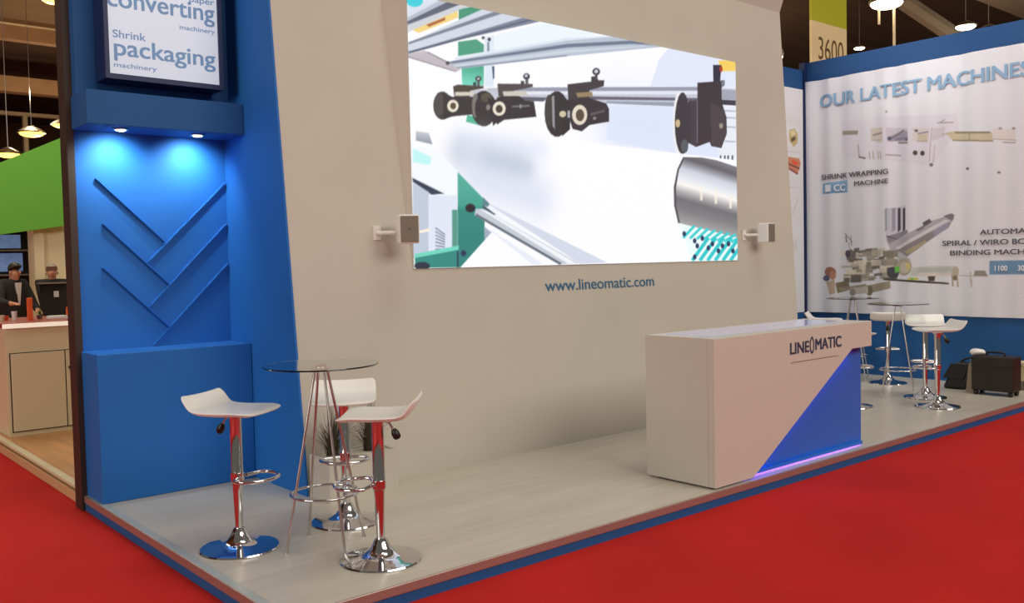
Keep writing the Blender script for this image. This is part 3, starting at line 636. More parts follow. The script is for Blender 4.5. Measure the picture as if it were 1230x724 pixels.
('p',[(3.446,-0.005),(3.707,0.214),(3.662,0.234),(3.403,0.015)],(40,200,206),1),
('p',[(3.566,-0.007),(3.832,0.214),(3.787,0.234),(3.523,0.014)],(40,200,206),1),
('p',[(3.689,-0.009),(3.96,0.214),(3.913,0.234),(3.645,0.012)],(40,200,206),1),
('p',[(3.814,-0.011),(4.09,0.214),(4.042,0.234),(3.769,0.01)],(40,200,206),1),
('p',[(3.942,-0.013),(4.222,0.214),(4.174,0.234),(3.896,0.008)],(40,200,206),1),
('p',[(4.072,-0.015),(4.357,0.214),(4.308,0.234),(4.025,0.006)],(40,200,206),1),
('p',[(3.102,0.262),(3.1,0.254),(3.095,0.246),(3.088,0.241),(3.079,0.238),(3.069,0.238),(3.061,0.241),(3.054,0.246),(3.049,0.253),(3.048,0.262),(3.05,0.27),(3.055,0.278),(3.062,0.283),(3.071,0.286),(3.08,0.286),(3.089,0.283),(3.096,0.278),(3.1,0.27)],(34,58,96),1),
('p',[(3.257,0.195),(3.256,0.187),(3.251,0.179),(3.243,0.173),(3.234,0.171),(3.225,0.171),(3.216,0.174),(3.209,0.179),(3.204,0.187),(3.203,0.195),(3.204,0.204),(3.209,0.211),(3.217,0.217),(3.226,0.22),(3.235,0.22),(3.244,0.217),(3.251,0.211),(3.256,0.204)],(34,58,96),1),
('p',[(3.375,0.22),(3.373,0.211),(3.368,0.204),(3.361,0.198),(3.352,0.195),(3.342,0.195),(3.333,0.198),(3.326,0.204),(3.321,0.212),(3.319,0.22),(3.321,0.229),(3.326,0.236),(3.334,0.242),(3.343,0.245),(3.353,0.245),(3.362,0.242),(3.369,0.236),(3.374,0.229)],(34,58,96),1),
('p',[(3.532,0.165),(3.53,0.156),(3.525,0.149),(3.517,0.143),(3.508,0.14),(3.498,0.14),(3.488,0.143),(3.481,0.149),(3.476,0.157),(3.475,0.165),(3.476,0.174),(3.482,0.182),(3.489,0.187),(3.499,0.19),(3.509,0.19),(3.518,0.187),(3.525,0.182),(3.53,0.174)],(34,58,96),1),
('p',[(3.467,0.126),(3.466,0.118),(3.46,0.11),(3.453,0.104),(3.443,0.101),(3.434,0.101),(3.425,0.105),(3.417,0.11),(3.412,0.118),(3.411,0.127),(3.413,0.135),(3.418,0.143),(3.425,0.148),(3.435,0.151),(3.445,0.151),(3.454,0.148),(3.461,0.143),(3.466,0.135)],(34,58,96),1),
('p',[(3.693,0.145),(3.691,0.136),(3.685,0.128),(3.677,0.122),(3.668,0.119),(3.658,0.119),(3.648,0.122),(3.641,0.128),(3.636,0.136),(3.634,0.145),(3.636,0.154),(3.641,0.161),(3.649,0.167),(3.659,0.17),(3.669,0.17),(3.678,0.167),(3.686,0.161),(3.691,0.153)],(34,58,96),1),
('p',[(3.863,0.093),(3.861,0.084),(3.856,0.077),(3.848,0.071),(3.838,0.068),(3.828,0.068),(3.818,0.071),(3.81,0.077),(3.805,0.085),(3.803,0.094),(3.805,0.103),(3.811,0.111),(3.819,0.116),(3.829,0.119),(3.839,0.119),(3.849,0.116),(3.857,0.11),(3.862,0.102)],(34,58,96),1),
('p',[(3.254,0.041),(3.252,0.032),(3.247,0.025),(3.24,0.019),(3.231,0.017),(3.221,0.017),(3.213,0.02),(3.205,0.026),(3.201,0.033),(3.199,0.042),(3.201,0.05),(3.206,0.058),(3.213,0.063),(3.222,0.066),(3.232,0.066),(3.241,0.063),(3.248,0.057),(3.253,0.05)],(34,58,96),1),
('p',[(3.296,0.147),(3.294,0.138),(3.29,0.131),(3.282,0.125),(3.273,0.122),(3.263,0.122),(3.254,0.125),(3.247,0.131),(3.243,0.138),(3.241,0.147),(3.243,0.156),(3.248,0.163),(3.255,0.169),(3.264,0.172),(3.274,0.172),(3.283,0.169),(3.29,0.163),(3.295,0.155)],(34,58,96),1),
('p',[(3.627,0.095),(3.625,0.087),(3.62,0.079),(3.612,0.073),(3.602,0.07),(3.592,0.07),(3.583,0.074),(3.575,0.079),(3.57,0.087),(3.569,0.096),(3.571,0.105),(3.576,0.112),(3.584,0.118),(3.593,0.121),(3.603,0.121),(3.613,0.118),(3.62,0.112),(3.625,0.104)],(34,58,96),1),
('p',[(3.792,0.164),(3.79,0.155),(3.784,0.147),(3.776,0.142),(3.766,0.139),(3.756,0.139),(3.747,0.142),(3.739,0.148),(3.734,0.155),(3.732,0.164),(3.734,0.173),(3.739,0.181),(3.747,0.187),(3.757,0.19),(3.767,0.19),(3.777,0.187),(3.785,0.181),(3.79,0.173)],(34,58,96),1)]
BANNER_OPS = [('p',[(1.052,2.401),(1.912,2.309),(1.935,2.142),(1.628,1.749),(1.05,1.878)],(205,196,214),0.35),
('p',[(0.482,2.414),(1.052,2.389),(1.05,1.878),(0.702,1.938),(0.479,1.986)],(205,198,212),0.25),
('p',[(0.495,2.295),(0.717,2.271),(0.717,2.22),(0.495,2.241)],(150,146,134),1),
('p',[(0.88,2.278),(1.039,2.269),(1.038,2.092),(0.972,2.092),(0.879,2.147)],(196,188,178),0.8),
('p',[(0.909,2.18),(1.028,2.195),(1.023,2.215),(0.903,2.2)],(140,134,120),1),
('p',[(0.887,2.126),(1.025,2.116),(1.025,2.126),(0.887,2.136)],(170,164,158),1),
('p',[(1.078,2.261),(1.346,2.22),(1.346,2.069),(1.09,2.086)],(188,184,196),0.8),
('p',[(1.103,2.146),(1.283,2.211),(1.346,2.179),(1.333,2.07),(1.108,2.096)],(140,138,158),0.8),
('p',[(1.142,2.122),(1.141,2.114),(1.137,2.108),(1.13,2.104),(1.123,2.102),(1.115,2.103),(1.107,2.107),(1.101,2.112),(1.097,2.119),(1.095,2.127),(1.097,2.135),(1.101,2.141),(1.107,2.145),(1.115,2.147),(1.123,2.146),(1.13,2.143),(1.137,2.137),(1.141,2.13)],(84,82,104),1),
('p',[(1.348,2.093),(1.347,2.085),(1.343,2.078),(1.338,2.073),(1.332,2.071),(1.325,2.072),(1.318,2.075),(1.313,2.081),(1.309,2.089),(1.308,2.098),(1.309,2.106),(1.313,2.113),(1.318,2.118),(1.325,2.12),(1.332,2.119),(1.338,2.115),(1.344,2.109),(1.347,2.102)],(90,90,110),1),
('p',[(1.147,2.121),(1.3,2.194),(1.291,2.21),(1.137,2.137)],(118,114,112),1),
('p',[(1.182,2.095),(1.347,2.093),(1.344,2.118),(1.179,2.12)],(126,122,140),1),
('p',[(1.219,2.073),(1.346,2.059),(1.346,2.04),(1.219,2.054)],(120,116,112),1),
('p',[(1.396,2.221),(1.605,2.188),(1.592,2.029),(1.408,2.062)],(206,198,200),0.8),
('p',[(1.458,2.049),(1.58,2.035),(1.58,2.049),(1.458,2.063)],(150,144,132),1),
('p',[(1.465,2.131),(1.594,2.139),(1.591,2.158),(1.461,2.15)],(146,142,156),1),
('p',[(1.468,2.176),(1.467,2.17),(1.463,2.166),(1.457,2.163),(1.449,2.162),(1.442,2.162),(1.434,2.165),(1.429,2.17),(1.425,2.175),(1.423,2.181),(1.425,2.187),(1.429,2.192),(1.435,2.195),(1.442,2.196),(1.45,2.195),(1.457,2.192),(1.463,2.188),(1.467,2.182)],(110,106,104),1),
('p',[(1.458,2.129),(1.592,2.125),(1.58,2.042),(1.463,2.055)],(196,186,160),0.8),
('p',[(1.624,2.193),(1.594,1.8),(1.604,1.799),(1.634,2.191)],(170,164,172),1),
('p',[(1.66,1.986),(1.638,1.784),(1.647,1.782),(1.669,1.984)],(176,170,178),1),
('p',[(1.645,1.759),(1.644,1.752),(1.64,1.746),(1.634,1.741),(1.627,1.74),(1.619,1.74),(1.612,1.743),(1.607,1.749),(1.603,1.756),(1.601,1.763),(1.603,1.771),(1.607,1.777),(1.612,1.781),(1.62,1.783),(1.627,1.782),(1.634,1.779),(1.64,1.774),(1.644,1.767)],(120,114,118),1),
('p',[(1.641,2.179),(1.784,2.185),(1.772,2.068),(1.629,2.037)],(190,184,194),0.6),
('p',[(1.689,2.232),(1.878,2.213),(1.877,2.227),(1.689,2.247)],(160,154,162),1),
('p',[(1.728,2.234),(1.78,2.26),(1.774,2.271),(1.722,2.245)],(150,144,152),1),
('p',[(1.796,2.112),(1.889,2.12),(2.306,2.05),(2.312,1.967),(2.229,1.959),(1.866,2.014)],(196,186,160),1),
('p',[(1.889,2.093),(2.284,2.045),(2.284,2.066),(1.889,2.114)],(134,128,106),1),
('p',[(1.866,2.011),(2.317,1.95),(2.317,1.966),(1.866,2.027)],(146,138,114),1),
('p',[(2.05,2.081),(2.05,1.988),(2.059,1.987),(2.059,2.08)],(150,142,120),1),
('p',[(1.749,2.087),(1.867,2.092),(1.865,2.106),(1.747,2.101)],(180,172,150),1),
('p',[(2.317,2.095),(2.542,2.055),(2.542,1.932),(2.317,1.981)],(214,208,206),1),
('p',[(2.317,1.976),(2.552,1.935),(2.553,1.944),(2.317,1.985)],(170,162,150),1),
('p',[(2.414,1.928),(2.542,1.909),(2.542,1.92),(2.414,1.939)],(140,132,116),1),
('p',[(2.405,2.086),(2.404,2.081),(2.401,2.078),(2.396,2.075),(2.389,2.074),(2.383,2.075),(2.376,2.078),(2.371,2.081),(2.368,2.086),(2.367,2.091),(2.368,2.095),(2.371,2.099),(2.376,2.101),(2.383,2.102),(2.389,2.101),(2.396,2.099),(2.401,2.095),(2.404,2.091)],(156,150,150),1),
('p',[(2.54,2.069),(2.538,2.065),(2.535,2.061),(2.53,2.059),(2.524,2.058),(2.517,2.059),(2.511,2.061),(2.506,2.065),(2.503,2.069),(2.502,2.074),(2.503,2.078),(2.506,2.082),(2.511,2.084),(2.517,2.085),(2.524,2.084),(2.53,2.082),(2.535,2.078),(2.538,2.074)],(140,134,134),1),
('p',[(0.707,2.103),(0.725,1.94),(0.744,1.94),(0.726,2.102)],(176,170,172),1),
('p',[(0.722,1.937),(0.814,1.908),(0.818,1.925),(0.726,1.954)],(96,92,96),1),
('p',[(0.853,1.998),(0.863,1.901),(0.877,1.901),(0.866,1.998)],(176,168,160),1),
('p',[(0.898,1.993),(0.909,1.896),(0.922,1.896),(0.912,1.993)],(176,168,160),1),
('p',[(0.965,1.986),(0.975,1.89),(0.988,1.89),(0.978,1.986)],(176,168,160),1),
('p',[(0.997,1.983),(1.007,1.887),(1.02,1.887),(1.01,1.983)],(176,168,160),1),
('p',[(1.071,1.927),(1.256,1.898),(1.257,1.915),(1.072,1.944)],(166,160,168),1),
('p',[(1.46,1.918),(1.458,1.908),(1.453,1.899),(1.446,1.894),(1.437,1.891),(1.428,1.892),(1.419,1.897),(1.412,1.904),(1.407,1.913),(1.405,1.923),(1.407,1.933),(1.412,1.941),(1.419,1.947),(1.428,1.95),(1.437,1.949),(1.446,1.944),(1.454,1.937),(1.458,1.928)],(78,70,66),1),
('p',[(1.546,1.904),(1.544,1.894),(1.539,1.886),(1.532,1.88),(1.524,1.877),(1.514,1.878),(1.505,1.883),(1.498,1.89),(1.493,1.899),(1.492,1.909),(1.494,1.919),(1.498,1.927),(1.505,1.933),(1.514,1.936),(1.524,1.935),(1.532,1.93),(1.54,1.923),(1.544,1.914)],(72,64,62),1),
('p',[(2.05,1.679),(2.049,1.674),(2.046,1.67),(2.041,1.668),(2.035,1.666),(2.028,1.667),(2.022,1.669),(2.018,1.673),(2.014,1.677),(2.013,1.682),(2.014,1.687),(2.018,1.691),(2.022,1.694),(2.028,1.695),(2.035,1.694),(2.041,1.692),(2.046,1.688),(2.049,1.684)],(84,78,90),1),
('p',[(2.391,1.604),(2.39,1.6),(2.387,1.596),(2.382,1.593),(2.377,1.592),(2.371,1.593),(2.365,1.595),(2.36,1.598),(2.357,1.603),(2.356,1.608),(2.357,1.612),(2.36,1.616),(2.365,1.619),(2.371,1.62),(2.377,1.619),(2.382,1.617),(2.387,1.614),(2.39,1.609)],(120,112,118),1),
('p',[(1.097,2.447),(1.096,2.443),(1.094,2.44),(1.09,2.438),(1.086,2.437),(1.081,2.437),(1.077,2.439),(1.074,2.443),(1.071,2.447),(1.071,2.451),(1.072,2.455),(1.074,2.459),(1.077,2.461),(1.082,2.462),(1.086,2.461),(1.09,2.459),(1.094,2.456),(1.096,2.452)],(140,132,144),1),
('p',[(0.218,1.656),(0.562,1.673),(0.561,1.518),(0.217,1.519)],(126,170,204),1),
('p',[(2.276,0.633),(2.676,0.634),(2.677,0.48),(2.276,0.478)],(106,144,180),1),
('p',[(1.051,1.277),(1.314,1.312),(1.313,1.04),(1.188,0.943),(1.081,0.875)],(196,196,210),1),
('p',[(1.066,1.286),(1.091,1.293),(1.09,1.029),(1.065,0.999)],(150,156,176),1),
('p',[(1.104,1.284),(1.126,1.291),(1.124,1.027),(1.103,0.997)],(186,186,200),1),
('p',[(1.142,1.282),(1.181,1.288),(1.18,1.025),(1.141,0.996)],(150,150,168),1),
('p',[(1.21,1.278),(1.243,1.284),(1.243,1.022),(1.209,0.993)],(66,60,74),1),
('p',[(1.277,1.274),(1.308,1.28),(1.307,1.02),(1.276,0.991)],(60,54,64),1),
('p',[(1.082,0.947),(1.334,1.019),(1.344,0.978),(1.102,0.85)],(128,124,136),0.9),
('p',[(1.079,0.946),(1.29,0.862),(1.295,0.875),(1.084,0.96)],(96,92,104),1),
('p',[(1.102,0.854),(1.637,1.115),(1.861,1.172),(1.88,1.122),(1.832,1.037),(1.333,0.695),(1.145,0.73)],(170,168,178),1),
('p',[(1.187,0.81),(1.775,1.118),(1.842,1.105),(1.208,0.779)],(206,206,214),1),
('p',[(1.187,0.77),(1.832,1.086),(1.836,1.047),(1.333,0.701),(1.208,0.724)],(136,130,134),1),
('p',[(1.292,0.757),(1.557,0.89),(1.567,0.86),(1.343,0.721)],(166,158,130),1),
('p',[(1.637,0.996),(1.823,1.076),(1.823,1.018),(1.657,0.932)],(150,150,172),1),
('p',[(1.518,1.091),(1.602,1.136),(1.628,1.095),(1.538,1.044)],(92,88,100),1),
('p',[(1.759,1.158),(1.852,1.186),(1.886,1.161),(1.863,1.1),(1.833,1.115)],(120,116,122),1),
('p',[(1.437,1.014),(1.538,1.06),(1.538,1.03),(1.457,0.992)],(120,116,124),1),
('p',[(1.102,0.792),(1.25,0.748),(1.374,0.664),(1.374,0.523),(1.101,0.586)],(176,184,186),1),
('p',[(1.049,0.62),(1.241,0.626),(1.24,0.547),(1.049,0.542)],(150,145,132),0.85),
('p',[(0.873,0.77),(0.965,0.776),(0.965,0.697),(0.872,0.693)],(120,116,105),0.85),
('p',[(0.77,0.544),(0.861,0.552),(0.86,0.459),(0.77,0.453)],(178,172,156),0.85),
('p',[(0.835,0.676),(1.01,0.682),(1.009,0.609),(0.834,0.605)],(92,89,80),0.85),
('p',[(0.499,0.483),(0.628,0.491),(0.627,0.391),(0.499,0.384)],(92,89,80),0.85),
('p',[(1.05,0.751),(1.12,0.758),(1.12,0.687),(1.049,0.682)],(200,194,176),0.85),
('p',[(0.99,0.519),(1.176,0.526),(1.176,0.436),(0.989,0.429)],(150,145,132),0.85),
('p',[(0.829,0.778),(0.914,0.784),(0.913,0.716),(0.829,0.711)],(150,145,132),0.85),
('p',[(0.867,0.664),(1.019,0.67),(1.019,0.613),(0.867,0.609)],(150,145,132),0.85),
('p',[(0.608,0.764),(0.755,0.769),(0.754,0.715),(0.608,0.712)],(92,89,80),0.85),
('p',[(0.623,0.63),(0.777,0.636),(0.776,0.541),(0.623,0.536)],(92,89,80),0.85),
('p',[(0.648,0.503),(0.729,0.511),(0.729,0.478),(0.647,0.472)],(92,89,80),0.85),
('p',[(1.029,0.651),(1.202,0.657),(1.202,0.6),(1.029,0.595)],(120,116,105),0.85),
('p',[(0.707,0.498),(0.824,0.505),(0.823,0.414),(0.707,0.408)],(178,172,156),0.85),
('p',[(1.045,0.598),(1.117,0.606),(1.116,0.535),(1.045,0.529)],(178,172,156),0.85),
('p',[(1.062,0.768),(1.202,0.772),(1.201,0.676),(1.061,0.672)],(222,215,195),0.85),
('p',[(0.987,0.801),(1.062,0.807),(1.062,0.73),(0.986,0.725)],(200,194,176),0.85),
('p',[(1.036,0.774),(1.209,0.778),(1.209,0.694),(1.036,0.691)],(120,116,105),0.85),
('p',[(0.784,0.463),(0.941,0.471),(0.94,0.432),(0.784,0.426)],(150,145,132),0.85),
('p',[(1.082,0.762),(1.162,0.769),(1.162,0.671),(1.081,0.666)],(120,116,105),0.85),
('p',[(0.883,0.651),(0.981,0.658),(0.98,0.601),(0.883,0.595)],(200,194,176),0.85),
('p',[(0.552,0.765),(0.616,0.772),(0.616,0.678),(0.551,0.672)],(150,145,132),0.85),
('p',[(0.913,0.496),(1.023,0.504),(1.023,0.472),(0.913,0.466)],(92,89,80),0.85),
('p',[(0.544,0.717),(0.717,0.723),(0.717,0.638),(0.543,0.634)],(200,194,176),0.85),
('p',[(0.582,0.481),(0.714,0.489),(0.713,0.403),(0.582,0.396)],(178,172,156),0.85),
('p',[(0.648,0.813),(0.724,0.819),(0.724,0.742),(0.648,0.737)],(92,89,80),0.85),
('p',[(0.808,0.805),(0.962,0.809),(0.962,0.743),(0.808,0.739)],(120,116,105),0.85),
('p',[(0.819,0.589),(0.9,0.597),(0.9,0.534),(0.819,0.528)],(120,116,105),0.85),
('p',[(0.462,0.78),(0.619,0.784),(0.619,0.735),(0.461,0.732)],(222,215,195),0.85),
('p',[(0.774,0.652),(0.959,0.658),(0.959,0.563),(0.774,0.559)],(222,215,195),0.85),
('p',[(0.697,0.521),(0.901,0.528),(0.9,0.495),(0.697,0.49)],(178,172,156),0.85),
('p',[(0.977,0.7),(1.054,0.707),(1.054,0.663),(0.977,0.658)],(92,89,80),0.85),
('p',[(0.981,0.56),(1.089,0.567),(1.088,0.507),(0.981,0.502)],(200,194,176),0.85),
('p',[(0.676,0.569),(0.777,0.577),(0.777,0.517),(0.675,0.512)],(120,116,105),0.85),
('p',[(1.031,0.445),(1.201,0.453),(1.201,0.42),(1.031,0.413)],(92,89,80),0.85),
('p',[(0.911,0.645),(1.04,0.652),(1.039,0.595),(0.911,0.59)],(120,116,105),0.85),
('p',[(0.552,0.776),(0.655,0.782),(0.655,0.74),(0.552,0.735)],(120,116,105),0.85),
('p',[(0.748,0.604),(0.897,0.611),(0.896,0.513),(0.747,0.508)],(120,116,105),0.85),
('p',[(0.751,0.437),(0.919,0.445),(0.919,0.411),(0.751,0.405)],(120,116,105),0.85),
('p',[(0.744,0.561),(0.853,0.568),(0.853,0.474),(0.743,0.468)],(150,145,132),0.85),
('p',[(0.762,0.451),(0.831,0.46),(0.831,0.411),(0.762,0.404)],(120,116,105),0.85),
('p',[(0.705,0.659),(0.806,0.666),(0.806,0.629),(0.704,0.624)],(222,215,195),0.85),
('p',[(1.003,0.581),(1.16,0.587),(1.16,0.559),(1.003,0.554)],(222,215,195),0.85),
('p',[(0.74,0.468),(0.811,0.476),(0.81,0.407),(0.739,0.401)],(150,145,132),0.85),
('p',[(0.824,0.757),(0.926,0.763),(0.926,0.667),(0.823,0.662)],(150,145,132),0.85),
('p',[(0.885,0.786),(1.007,0.792),(1.006,0.71),(0.884,0.706)],(178,172,156),0.85),
('p',[(0.717,0.788),(0.858,0.793),(0.858,0.707),(0.717,0.703)],(150,145,132),0.85),
('p',[(0.669,0.76),(0.766,0.766),(0.766,0.729),(0.669,0.725)],(222,215,195),0.85),
('p',[(0.606,0.64),(0.72,0.647),(0.72,0.606),(0.606,0.601)],(178,172,156),0.85),
('p',[(0.859,0.566),(0.939,0.574),(0.939,0.541),(0.859,0.535)],(150,145,132),0.85),
('p',[(1.084,0.57),(1.187,0.578),(1.187,0.514),(1.084,0.508)],(92,89,80),0.85),
('p',[(0.889,0.621),(0.991,0.628),(0.991,0.559),(0.888,0.553)],(92,89,80),0.85),
('p',[(0.72,0.604),(0.788,0.612),(0.788,0.536),(0.719,0.53)],(222,215,195),0.85),
('p',[(1.009,0.672),(1.187,0.678),(1.187,0.597),(1.008,0.593)],(150,145,132),0.85),
('p',[(0.82,0.641),(0.999,0.647),(0.999,0.605),(0.819,0.601)],(120,116,105),0.85),
('p',[(0.49,0.468),(0.669,0.476),(0.669,0.448),(0.489,0.442)],(222,215,195),0.85),
('p',[(0.622,0.682),(0.768,0.688),(0.768,0.63),(0.621,0.625)],(120,116,105),0.85),
('p',[(0.607,0.639),(0.777,0.645),(0.777,0.579),(0.606,0.575)],(200,194,176),0.85),
('p',[(0.878,0.664),(1.01,0.67),(1.01,0.594),(0.878,0.59)],(200,194,176),0.85),
('p',[(0.604,0.479),(0.749,0.487),(0.749,0.388),(0.603,0.381)],(92,89,80),0.85),
('p',[(0.676,0.551),(0.808,0.559),(0.807,0.489),(0.676,0.483)],(222,215,195),0.85),
('p',[(0.571,0.67),(0.698,0.677),(0.698,0.645),(0.571,0.64)],(92,89,80),0.85),
('p',[(0.663,0.586),(0.761,0.593),(0.761,0.517),(0.663,0.512)],(150,145,132),0.85),
('p',[(0.64,0.657),(0.786,0.664),(0.785,0.627),(0.64,0.623)],(222,215,195),0.85),
('p',[(0.721,0.643),(0.814,0.65),(0.814,0.554),(0.72,0.548)],(222,215,195),0.85),
('p',[(0.464,0.596),(0.641,0.602),(0.641,0.572),(0.464,0.567)],(178,172,156),0.85),
('p',[(0.759,0.439),(0.841,0.448),(0.841,0.409),(0.759,0.402)],(178,172,156),0.85),
('p',[(0.52,0.544),(0.681,0.551),(0.68,0.487),(0.52,0.481)],(222,215,195),0.85),
('p',[(0.525,0.774),(0.606,0.804),(0.674,0.76),(0.673,0.676),(0.547,0.667)],(116,110,108),1),
('p',[(0.596,0.745),(0.594,0.729),(0.587,0.715),(0.578,0.705),(0.566,0.699),(0.553,0.7),(0.541,0.706),(0.531,0.716),(0.525,0.73),(0.523,0.747),(0.525,0.763),(0.531,0.777),(0.541,0.787),(0.553,0.792),(0.566,0.792),(0.578,0.786),(0.588,0.775),(0.594,0.761)],(70,70,90),1),
('p',[(0.51,1.005),(0.624,0.884),(0.634,0.893),(0.52,1.014)],(150,144,150),1),
('p',[(0.6,0.97),(0.606,0.846),(0.62,0.847),(0.613,0.97)],(150,144,150),1),
('p',[(0.522,0.972),(0.535,0.89),(0.553,0.892),(0.54,0.974)],(120,114,122),1),
('p',[(0.565,0.889),(0.587,0.793),(0.601,0.795),(0.579,0.891)],(170,164,166),1),
('p',[(0.707,0.764),(0.881,0.808),(0.886,0.783),(0.719,0.747)],(110,104,96),1),
('p',[(1.39,0.573),(1.384,0.538),(1.367,0.506),(1.341,0.483),(1.308,0.47),(1.273,0.47),(1.241,0.483),(1.214,0.507),(1.197,0.539),(1.191,0.575),(1.197,0.612),(1.214,0.643),(1.241,0.667),(1.274,0.679),(1.309,0.678),(1.341,0.665),(1.368,0.641),(1.385,0.609)],(170,162,146),1),
('p',[(1.357,0.564),(1.354,0.54),(1.343,0.519),(1.326,0.504),(1.306,0.496),(1.284,0.496),(1.264,0.504),(1.247,0.52),(1.236,0.541),(1.233,0.565),(1.237,0.588),(1.247,0.609),(1.264,0.624),(1.285,0.632),(1.306,0.632),(1.327,0.623),(1.343,0.608),(1.354,0.587)],(196,190,178),1),
('p',[(1.222,0.504),(1.218,0.478),(1.206,0.456),(1.188,0.44),(1.166,0.431),(1.142,0.431),(1.12,0.44),(1.102,0.457),(1.09,0.479),(1.086,0.504),(1.09,0.53),(1.102,0.552),(1.121,0.568),(1.143,0.577),(1.166,0.576),(1.188,0.568),(1.206,0.551),(1.218,0.529)],(66,66,76),1),
('p',[(1.169,0.576),(1.229,0.585),(1.228,0.514),(1.176,0.504)],(104,190,76),1),
('p',[(1.368,0.584),(1.366,0.568),(1.362,0.555),(1.355,0.545),(1.347,0.54),(1.339,0.54),(1.331,0.545),(1.324,0.555),(1.32,0.569),(1.318,0.584),(1.32,0.599),(1.324,0.613),(1.331,0.623),(1.339,0.628),(1.347,0.628),(1.356,0.622),(1.362,0.612),(1.366,0.599)],(206,196,120),1),
('p',[(1.343,0.418),(1.466,0.418),(1.466,0.446),(1.343,0.446)],(198,196,92),1),
('p',[(1.413,0.43),(1.411,0.425),(1.408,0.42),(1.403,0.416),(1.397,0.414),(1.391,0.414),(1.385,0.416),(1.38,0.42),(1.377,0.425),(1.376,0.43),(1.377,0.436),(1.38,0.44),(1.385,0.444),(1.391,0.446),(1.397,0.446),(1.403,0.444),(1.408,0.44),(1.411,0.436)],(120,190,80),1),
('p',[(1.374,0.563),(1.617,0.585),(1.909,0.578),(1.928,0.471),(1.374,0.462)],(192,196,192),1),
('p',[(1.456,0.553),(1.851,0.567),(1.851,0.52),(1.456,0.506)],(176,184,180),1),
('p',[(1.058,0.432),(1.455,0.412),(1.813,0.387),(1.832,0.367),(1.455,0.386),(1.058,0.413)],(56,50,48),1),
('p',[(1.581,0.466),(1.666,0.466),(1.656,0.406),(1.592,0.406)],(76,66,60),1),
('p',[(1.466,0.506),(1.966,0.477),(1.966,0.461),(1.466,0.462)],(214,206,200),1),
('p',[(1.931,0.519),(1.929,0.501),(1.923,0.485),(1.912,0.472),(1.9,0.466),(1.887,0.466),(1.874,0.473),(1.864,0.485),(1.857,0.501),(1.855,0.52),(1.857,0.539),(1.864,0.555),(1.874,0.567),(1.887,0.573),(1.9,0.573),(1.912,0.567),(1.923,0.554),(1.929,0.538)],(176,168,152),1),
('p',[(1.853,0.481),(1.859,0.344),(1.874,0.345),(1.868,0.481)],(150,140,126),1),
('p',[(1.9,0.48),(1.911,0.334),(1.929,0.336),(1.917,0.481)],(168,160,146),1),
('p',[(1.912,0.442),(1.911,0.431),(1.907,0.422),(1.901,0.415),(1.893,0.411),(1.885,0.411),(1.878,0.415),(1.872,0.422),(1.868,0.431),(1.867,0.442),(1.868,0.453),(1.872,0.462),(1.878,0.469),(1.886,0.473),(1.894,0.473),(1.901,0.469),(1.907,0.462),(1.911,0.452)],(126,110,94),1),
('p',[(1.937,0.46),(2.253,0.454),(2.253,0.467),(1.937,0.474)],(190,182,176),1),
('p',[(2.115,0.526),(2.225,0.525),(2.262,0.461),(2.106,0.465)],(142,138,132),1),
('p',[(2.06,0.509),(2.06,0.384),(2.077,0.384),(2.077,0.509)],(186,180,170),1),
('p',[(2.075,0.423),(2.072,0.336),(2.085,0.336),(2.088,0.422)],(176,168,156),1),
('p',[(0.402,0.518),(0.397,0.496),(0.383,0.477),(0.362,0.462),(0.336,0.455),(0.308,0.455),(0.281,0.463),(0.26,0.477),(0.246,0.497),(0.241,0.519),(0.246,0.542),(0.26,0.561),(0.282,0.576),(0.309,0.583),(0.337,0.583),(0.363,0.575),(0.384,0.56),(0.398,0.541)],(156,104,88),1),
('p',[(0.402,0.475),(0.399,0.456),(0.392,0.439),(0.381,0.427),(0.367,0.42),(0.352,0.42),(0.338,0.427),(0.327,0.439),(0.319,0.456),(0.317,0.475),(0.32,0.495),(0.327,0.512),(0.339,0.524),(0.353,0.531),(0.367,0.531),(0.381,0.524),(0.392,0.511),(0.4,0.494)],(176,130,112),1),
('p',[(0.322,0.439),(0.318,0.425),(0.309,0.413),(0.295,0.405),(0.278,0.4),(0.26,0.4),(0.243,0.405),(0.229,0.413),(0.219,0.425),(0.216,0.439),(0.22,0.452),(0.229,0.464),(0.243,0.473),(0.26,0.477),(0.279,0.477),(0.296,0.472),(0.309,0.464),(0.318,0.452)],(84,88,116),1),
('p',[(0.264,0.388),(0.383,0.421),(0.393,0.248),(0.322,0.226)],(176,150,126),0.8),
('p',[(0.394,0.378),(0.569,0.411),(0.591,0.293),(0.417,0.249)],(126,116,92),1),
('p',[(0.429,0.313),(0.817,0.369),(0.817,0.338),(0.452,0.271)],(150,142,122),1),
('p',[(0.817,0.348),(1.122,0.405),(1.126,0.315),(0.861,0.254),(0.817,0.274)],(150,142,124),1),
('p',[(0.896,0.286),(0.894,0.264),(0.887,0.245),(0.876,0.231),(0.863,0.223),(0.849,0.223),(0.836,0.231),(0.826,0.245),(0.819,0.263),(0.817,0.285),(0.819,0.307),(0.826,0.326),(0.837,0.34),(0.85,0.347),(0.864,0.347),(0.877,0.34),(0.887,0.326),(0.894,0.307)],(112,104,86),1),
('p',[(0.591,0.315),(0.839,0.338),(0.839,0.254),(0.614,0.23)],(186,180,172),1),
('p',[(0.666,0.262),(0.664,0.246),(0.656,0.232),(0.645,0.221),(0.632,0.216),(0.618,0.215),(0.604,0.221),(0.593,0.231),(0.586,0.245),(0.584,0.261),(0.587,0.277),(0.594,0.292),(0.605,0.302),(0.618,0.308),(0.633,0.308),(0.646,0.303),(0.657,0.292),(0.664,0.278)],(140,134,128),1)]
# ================================================================== the setting
PT = 0.10                                   # height of the booth platform
def struct(name, mb, m, parent=None, **k):
    return mk(name, mb, m, parent, kind='structure', **k)

